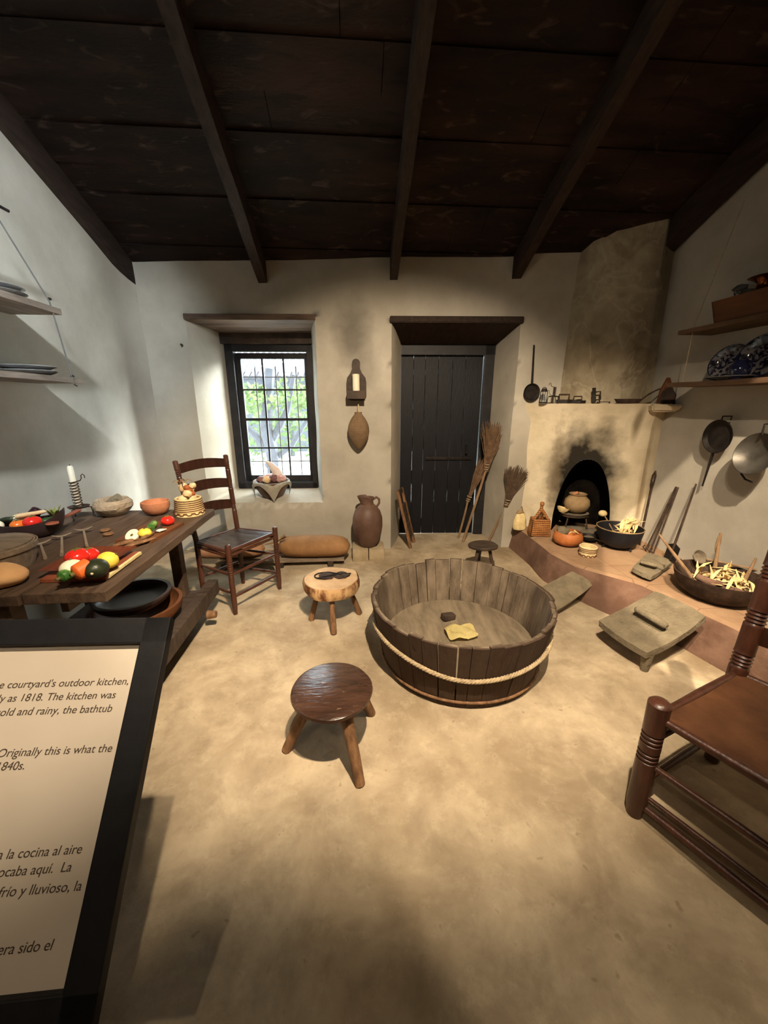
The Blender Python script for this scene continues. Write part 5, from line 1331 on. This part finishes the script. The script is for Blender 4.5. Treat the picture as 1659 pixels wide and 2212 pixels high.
for k, (py0, l, y_) in enumerate([(0, 'flat tin plate with bright rim at the far end of the lower right shelf', 2.46), (1, 'flat tin plate under the right blue plate on the shelf', 1.85)]):
    bm = BM(); lathe(bm, [(0, .001), (.06, .001), (.10, .018), (.105, .02), (.10, .024), (.058, .006), (0, .006)], 36, sx=.9, sy=1.5); tag(fin('tin_plate', bm, M_tin, loc=(2.42, y_, zl+.002)), l, 'plate', 'tin plates on the lower right shelf')

# ------------------------------------------------------------------ hanging shelves, left wall
xu = -1.60
pu = AX(133, 672, xu); plw = AX(187, 822, xu)
hs_ = plank_shelf('hanging_shelf', 'upper grey plank shelf hung by cord on the left wall', -1.87, xu, 1.0, pu.y, pu.z+.01, .03, M_shelfw)
plank_shelf('hanging_shelf', 'lower grey plank shelf hung by cord on the left wall', -1.87, xu, 1.0, plw.y, plw.z+.012, .028, M_shelfw)
q0, q1, q2 = AX(157, 818, xu-.004), AX(107, 652, xu-.004), AX(0, 478, xu)
q3 = q1+(q2-q1)*1.5
t = hs_; q0_ = q0; sh_ = q0-hs_.location
bm = BM(); tube(bm, [sh_+v for v in (V((.0, .0, -.03)), V((0, 0, 0)), q1-q0, q2-q0, q3-q0)], .0035, 6); fin('cord_line', bm, M_cord, t)
for q in (q0, q1):
    u = q-hs_.location; bm = BM(); tube(bm, [u+V((.01, .0, .012)), u+V((.0, 0, .016)), u+V((-.01, .01, .012))], .006, 6); tube(bm, [u+V((0, 0, -.03)), u+V((.0, .025, -.04))], .004, 5); fin('knot', bm, M_iron, t)
p = AX(18, 456, -1.6); bm = BM(); tube(bm, [V((0, 0, 0)), V((0, -.8, .0))], .007, 8); tag(fin('iron_rod', bm, M_iron, loc=p), 'dark rod end above the left hanging shelves', 'rod')
for (px, py, l, zz, sc) in ((-55, 0, 'stack of tin plates on the upper left shelf', pu.z+.012, 1), (20, 0, 'stack of tin plates on the lower left shelf', plw.z+.014, 1)):
    y_ = AX(35 if px < 0 else 108, 615 if px < 0 else 795, -1.73).y-.15
    for k in range(2):
        bm = BM(); lathe(bm, [(0, .001), (.08, .001), (.12, .018), (.13, .021), (.12, .025), (.078, .007), (0, .006)], 36)
        tag(fin('tin_plate', bm, M_tin, loc=(-1.735, y_-.01*k, zz+.022*k)), ('upper' if k else 'bottom')+' plate of the '+l, 'plate', l)

# ------------------------------------------------------------------ back wall things
t = thing('candle_sconce', 'dark wooden wall sconce with a short white candle', 'sconce', WP(.02, 1.46, -.012), (0, 0, WA))
bm = BM(); pts = []
for a in range(0, 181, 15): pts.append((.036*math.cos(R(a)), .325+.036*math.sin(R(a))))
pts += [(-.034, .28), (-.055, .235), (-.083, .2), (-.09, .16), (-.09, .04), (-.075, .01), (-.05, 0), (.05, 0), (.075, .01), (.09, .04), (.09, .16), (.083, .2), (.055, .235), (.034, .28)]
slab(bm, [V((x, 0, z)) for x, z in pts], .018, (0, 1, 0)); xf(bm, Matrix.Translation((0, -.012, 0))); fin('back_board', bm, M_dkwood, t, smooth=False)
bm = BM(); box(bm, (0, -.065, .075), (.165, .10, .012), bev=.003); box(bm, (0, -.115, .05), (.165, .01, .07), bev=.003); fin('candle_shelf', bm, M_dkwood, t, smooth=False)
bm = BM(); tube(bm, [(0, -.065, .081), (0, -.065, .225), (0, -.065, .228)], [.032, .032, .026], 20); fin('candle', bm, M_candle, t)
t = thing('hanging_gourd', 'ribbed brown pointed gourd bottle hanging below the sconce', 'gourd', WP(.035, 1.02, -.085), (0, 0, WA))
bm = BM(); prof = []
for i in range(41):
    s = i/40; z = .32*s
    r_ = .098*(math.sin(PI*min(1, s*.92+.0))**.75 if s > 0 else 0)
    if s > .93: r_ = max(r_, .032)
    r_ *= 1+.018*math.sin(i*PI)
    prof.append((r_+(.0015 if i % 2 else 0), z))
prof[0] = (0, 0); prof += [(.034, .325), (.034, .34), (0, .34)]
lathe(bm, prof, 32, sy=.8); fin('gourd_body', bm, M_ribgourd, t)
bm = BM(); tube(bm, [(0, 0, .335), (0, .02, .38), (0, .07, .43)], .006, 6); tube(bm, [(.008, 0, .335), (.006, .02, .38), (0, .07, .425)], .004, 6); fin('cord', bm, M_rope, t)
bm = BM(); tube(bm, [V((0, 0, 0)), V((0, -.03, .003))], [.007, .009], 8); tag(fin('nail', bm, M_iron, loc=WP(-1.51, 1.93, 0)), 'small dark nail in the wall left of the window', 'nail')

# jar on adobe block
t = thing('clay_jar', 'tall dark brown clay water jar with spout and handle', 'jar', (.10, 3.50, .115))
bm = BM(); lathe(bm, [(0, 0), (.075, 0), (.10, .03), (.13, .12), (.143, .2), (.14, .28), (.12, .345), (.085, .39), (.06, .41), (.055, .44), (.066, .475), (.06, .476), (.048, .44), (.05, .41), (0, .38)], 40)
for v in bm.verts:
    if v.co.z > .43 and v.co.x < 0: v.co.x *= 1.45; v.co.z += .012
fin('jar_body', bm, M_jar, t)
bm = BM(); tube(bm, [(.055, 0, .455), (.085, 0, .475), (.11, 0, .455), (.112, 0, .42), (.09, 0, .385)], .011, 10); fin('handle', bm, M_jar, t)
t = thing('adobe_block', 'cracked tan adobe blocks under the clay jar', 'block', (.10, 3.49, 0))
bm = BM(); box(bm, (-.075, 0, .054), (.15, .24, .115), bev=.012); fin('brick', bm, M_brick, t)
bm = BM(); box(bm, (.08, .01, .052), (.15, .24, .11), bev=.014); fin('brick', bm, M_brick, t)

# canvas roll and pallet
t = thing('wooden_pallet', 'low wooden pallet under the canvas roll below the window', 'pallet', (-.75, 3.42, 0))
for y in (-.10, .0, .10):
    bm = BM(); box(bm, (.05, y, .055), (1.15, .07, .022), bev=.003); fin('slat', bm, M_greywood, t, smooth=False)
for x in (-.45, .05, .5):
    bm = BM(); box(bm, (x, 0, .022), (.05, .30, .044), bev=.003); fin('bearer', bm, M_dkwood, t, smooth=False)
def roll(loc, L, r, label, m, name, rz, tie):
    t = thing(name, label, 'bag', loc, (0, 0, rz))
    bm = BM(); n = 26; pts = []; rad = []
    for i in range(n+1):
        s = i/n; x = (s-.5)*L; e = (1-abs(2*s-1)**4.5)**.4 if 0 < i < n else .12
        pts.append(V((x, .01*nz((x*5, 0, 2)), r*.78+.006*nz((x*6, 3, 0))))); rad.append(r*e*(1+.05*nz((x*7, 1, 5))))
    tube(bm, pts, rad, 24, sq=.78); fin('cover', bm, m, t)
    bm = BM()
    for k in range(12):
        q = V((-L*.46+tie*.002*k, 0, r*.9)); tube(bm, [q, q+V((-.03-.004*k, .02*math.sin(k*2), .02*math.cos(k*1.7))), q+V((-.06-.006*k, .035*math.sin(k*2), .0+.01*math.cos(k)))], [.004, .003, .002], 5)
    fin('rope_tie', bm, M_rope, t)
roll((-.40, 3.38, .068), .66, .125, 'fat tan leather bag lying below the window', M_canvas, 'leather_bag', R(-2), 1)
roll((-1.17, 3.40, .068), .62, .10, 'pale brown bag on the pallet behind the chair', M_bag2, 'leather_bag', R(2), 1)
bm = BM()
for k in range(7): tube(bm, [V((-.09, .0, .0)), V((0, .01*math.sin(k*2), .02)), V((.10, .03*math.sin(k), .05+.008*k))], [.006, .007, .004], 6)
tag(fin('twig_bundle', bm, M_stick, loc=(-.74, 3.30, .22)), 'small bundle of twigs between the two bags', 'twigs')

# window sill bowl
sc_ = V((-.855, 3.90, WIN[2]+.015))
t = thing('sill_bowl', 'reddish clay bowl draped with linen on the window sill', 'bowl', sc_)
bm = BM(); lathe(bm, [(0, 0), (.07, 0), (.12, .05), (.165, .13), (.18, .175), (.172, .175), (.15, .13), (.11, .06), (0, .02)], 36); fin('bowl_shell', bm, M_jar, t)
bm = BM(); n = 72; rows = []
for j in range(7):
    s = j/6; row = []
    for k in range(n):
        a = 2*PI*k/n; c4_ = abs(math.sin(2*(a+1.31)))
        drop = .02+.17*(1-c4_)**1.2; r_ = .168+.022*math.sqrt(s)-(.03*s*drop*8)*(1 if drop > .08 else .3)*.6
        r_ = .166+.026*min(1, s*3)-.35*max(0, s*drop-.03)*.55+.005*math.sin(a*11+s*2)
        z = .178+.012*math.sin(PI*min(1, s*2))-drop*s
        row.append(bm.verts.new((r_*math.cos(a), r_*math.sin(a), z)))
    rows.append(row)
for a, b in zip(rows, rows[1:]):
    for k in range(n): bm.faces.new((a[k], a[(k+1) % n], b[(k+1) % n], b[k]))
bmesh.ops.solidify(bm, geom=bm.faces[:], thickness=.003)
tag(fin('linen_cloth', bm, M_cloth, loc=sc_), 'off-white linen cloth with hanging corners over the sill bowl', 'cloth')
for k, (x, y, z, s, m, l) in enumerate([(-.09, -.03, .195, (.05, .05, .035), M_darkpur, 'dark pinkish root at the left of the sill bowl'), (-.035, -.06, .2, (.04, .035, .035), M_garlic, 'pale cream root in the front of the sill bowl'),
        (.03, -.02, .205, (.06, .055, .04), M_darkpur, 'dark purple root in the middle of the sill bowl'), (.10, -.03, .205, (.05, .05, .04), M_bread, 'pink root at the right of the sill bowl'), (-.02, .06, .2, (.08, .05, .04), M_bread, 'pink brown root at the back of the sill bowl')]):
    bm = BM(); blob(bm, (x, y, z), s, .25, 3, k+2, 3); tag(fin('root_vegetable', bm, m, loc=sc_), l, 'vegetable', 'roots in the sill bowl')
bm = BM(); tube(bm, [(.08, 0, .2), (.05, 0, .28), (.0, 0, .345), (-.045, 0, .375)], [.055, .045, .028, .008], 16, sq=.7); tag(fin('animal_horn', bm, M_pinkwhite, loc=sc_), 'curved whitish horn rising from the sill bowl', 'horn')

# washboard leaning at the door jamb
t = thing('washboard', 'wooden framed washboard leaning against the left door jamb', 'washboard', (.60, 3.76, 0), (0, 0, R(0)))
def wbp(s, w_): # s up the board, w_ across (0 front .. 1 back)
    return V((-.07, -.10, 0)).lerp(V((.0, .10, 0)), w_)+V((-.14*s, -.0*s, .60*s))
for w0, w1, s0, s1, nm in ((0, .14, 0, 1, 'side_rail'), (.86, 1, 0, 1, 'side_rail')):
    bm = BM(); slab(bm, [wbp(s0, w0), wbp(s0, w1), wbp(s1, w1), wbp(s1, w0)], .024, (.97, 0, .22)); fin(nm, bm, M_stooleg, t, smooth=False)
for s0, s1 in ((.93, 1.0), (.70, .75), (.14, .2)):
    bm = BM(); slab(bm, [wbp(s0, .1), wbp(s0, .9), wbp(s1, .9), wbp(s1, .1)], .02, (.97, 0, .22)); fin('cross_rail', bm, M_dkwood, t, smooth=False)
bm = BM(); 
for i in range(14): s0 = .2+.5*i/14; a = wbp(s0+.015, .12)+V((.01, 0, 0)); b = wbp(s0+.015, .88)+V((.01, 0, 0)); tube(bm, [a, b], .011, 6)
fin('ribbed_panel', bm, M_dkwood, t)

# brooms
def broom(foot, neck, tip, spread, n, label, m, hr=.012, seed=1, depth=.4):
    foot = V(foot); neck = V(neck)-foot; tip = V(tip)-foot; t = thing('broom', label, 'broom', foot)
    bm = BM(); tube(bm, [V((0, 0, 0)), neck*.5+V((.004, 0, 0)), neck*1.02], [hr, hr, hr*.9], 8); fin('handle', bm, M_stick, t)
    rnd = random.Random(seed); bm = BM(); ax = (tip-neck); L = ax.length; axn = ax.normalized(); s1 = axn.cross(V((0, 1, 0))).normalized(); s2 = axn.cross(s1)
    for k in range(n):
        u = rnd.uniform(-1, 1); v_ = rnd.uniform(-1, 1)*depth; l = L*rnd.uniform(.8, 1.08)
        e = s1*u*spread+s2*v_*spread
        a = neck+e*.15-axn*.03
        tube(bm, [a, neck+axn*l*.35+e*.35, neck+axn*l*.75+e*.8, neck+axn*l+e*1.05+V((0, 0, -.03*abs(u)))], [.004, .004, .0035, .0015], 4, cap=False)
    fin('bristles', bm, m, t)
    bm = BM(); 
    for z in (0, .02, .05): c = neck+axn*z; tube(bm, [c+(s1*math.cos(a)+s2*math.sin(a))*(hr+.008+z*.1) for a in [2*PI*q/14 for q in range(15)]], .004, 5, cap=False)
    fin('binding', bm, M_rope, t)
broom(AZ(1000, 1170, .0), (1.345, 3.86, .78), (1.40, 3.84, 1.24), .135, 230, 'bushy pale straw broom, bristles up, in the doorway corner', M_broom, .014, 3)
broom(AZ(990, 1162, .0), (1.20, 3.95, .42), (1.335, 3.93, .86), .06, 150, 'narrow brown twig broom, bristles up, behind the bushy broom', M_broom, .012, 5)
broom((1.42, 3.83, .0), (1.50, 3.63, .46), (1.56, 3.58, .84), .115, 200, 'dark short broom leaning on the wall right of the doorway', M_broomd, .012, 8, .2)

# ------------------------------------------------------------------ reading panel in the left foreground
d = ray(767, -720).normalized()                     # rises away from the viewer
rg = ray(8400, 1226); rg = (rg-d*rg.dot(d)).normalized()
T = AZ(369, 1333, .93)
nn_ = rg.cross(d).normalized()
if nn_.z < 0: nn_ = -nn_
Mx = Matrix(((rg.x, d.x, nn_.x), (rg.y, d.y, nn_.y), (rg.z, d.z, nn_.z)))
t = thing('reading_panel', 'black framed visitor information panel in the left foreground', 'sign', T)
t.rotation_euler = Mx.to_euler()
W_, L_ = 1.0, .72; fw = .061
bm = BM()
box(bm, (-W_/2, -fw/2, -.015), (W_, fw, .03), bev=.003); box(bm, (-fw/2, -L_/2, -.015), (fw, L_, .03), bev=.003); box(bm, (-W_/2, -L_+fw/2, -.015), (W_, fw, .03), bev=.003); box(bm, (-W_+fw/2, -L_/2, -.015), (fw, L_, .03), bev=.003)
fin('panel_frame', bm, M_signframe, t, smooth=False)
bm = BM(); box(bm, (-W_/2, -L_/2, -.022), (W_-.02, L_-.02, .008)); paper = fin('paper_sheet', bm, M_paper, t, smooth=False)
bm = BM(); box(bm, (-W_/2, -L_/2+.1, -.05), (.3, .3, .04)); fin('bracket', bm, M_signframe, t, smooth=False)
Minv = Mx.inverted()
def panel_xy(px, py):
    r = ray(px, py); k = (T-O).dot(nn_)/r.dot(nn_); q = Minv @ (O+r*k-T); return q.x, q.y
bm = BM(); pq = Mx @ V((-W_/2, -L_/2+.1, -.06)); tube(bm, [Minv @ pq, Minv @ V((pq.x, pq.y, -T.z+.02))], .022, 14)
fin('stand_post', bm, M_signframe, t)
bm = BM(); tube(bm, [Minv @ V((pq.x, pq.y, -T.z+.025)), Minv @ V((pq.x, pq.y, -T.z+.003))], .13, 28); fin('stand_base', bm, M_signframe, t)
TEXT = [("the courtyard's outdoor kitchen,", 277, 1478, 30), ("early as 1818. The kitchen was", 248, 1508, 30), ("cold and rainy, the bathtub", 240, 1538, 30),
        ("Originally this is what the", 240, 1626, 31), ("1840s.", 48, 1665, 31), ("a la cocina al aire", 173, 1850, 36), ("colocaba aquí.  La", 150, 1890, 36), ("frío y lluvioso, la", 172, 1932, 36), ("era sido el", 108, 2064, 40)]
for s, px, py, hpx in TEXT:
    x, y = panel_xy(px, py); cu = bpy.data.curves.new('printed_text', 'FONT'); cu.body = s; cu.align_x = 'RIGHT'; cu.size = .0225; cu.shear = .15; cu.extrude = .0002
    o = bpy.data.objects.new('printed_text', cu); C.objects.link(o); bpy.context.view_layer.update()
    me = bpy.data.meshes.new_from_object(o.evaluated_get(bpy.context.evaluated_depsgraph_get())); bpy.data.objects.remove(o)
    me.materials.clear(); me.materials.append(M_ink); o = bpy.data.objects.new('printed_text', me); C.objects.link(o); o.parent = t; o.location = (x-.008, y, -.0175)
bpy.context.view_layer.update()
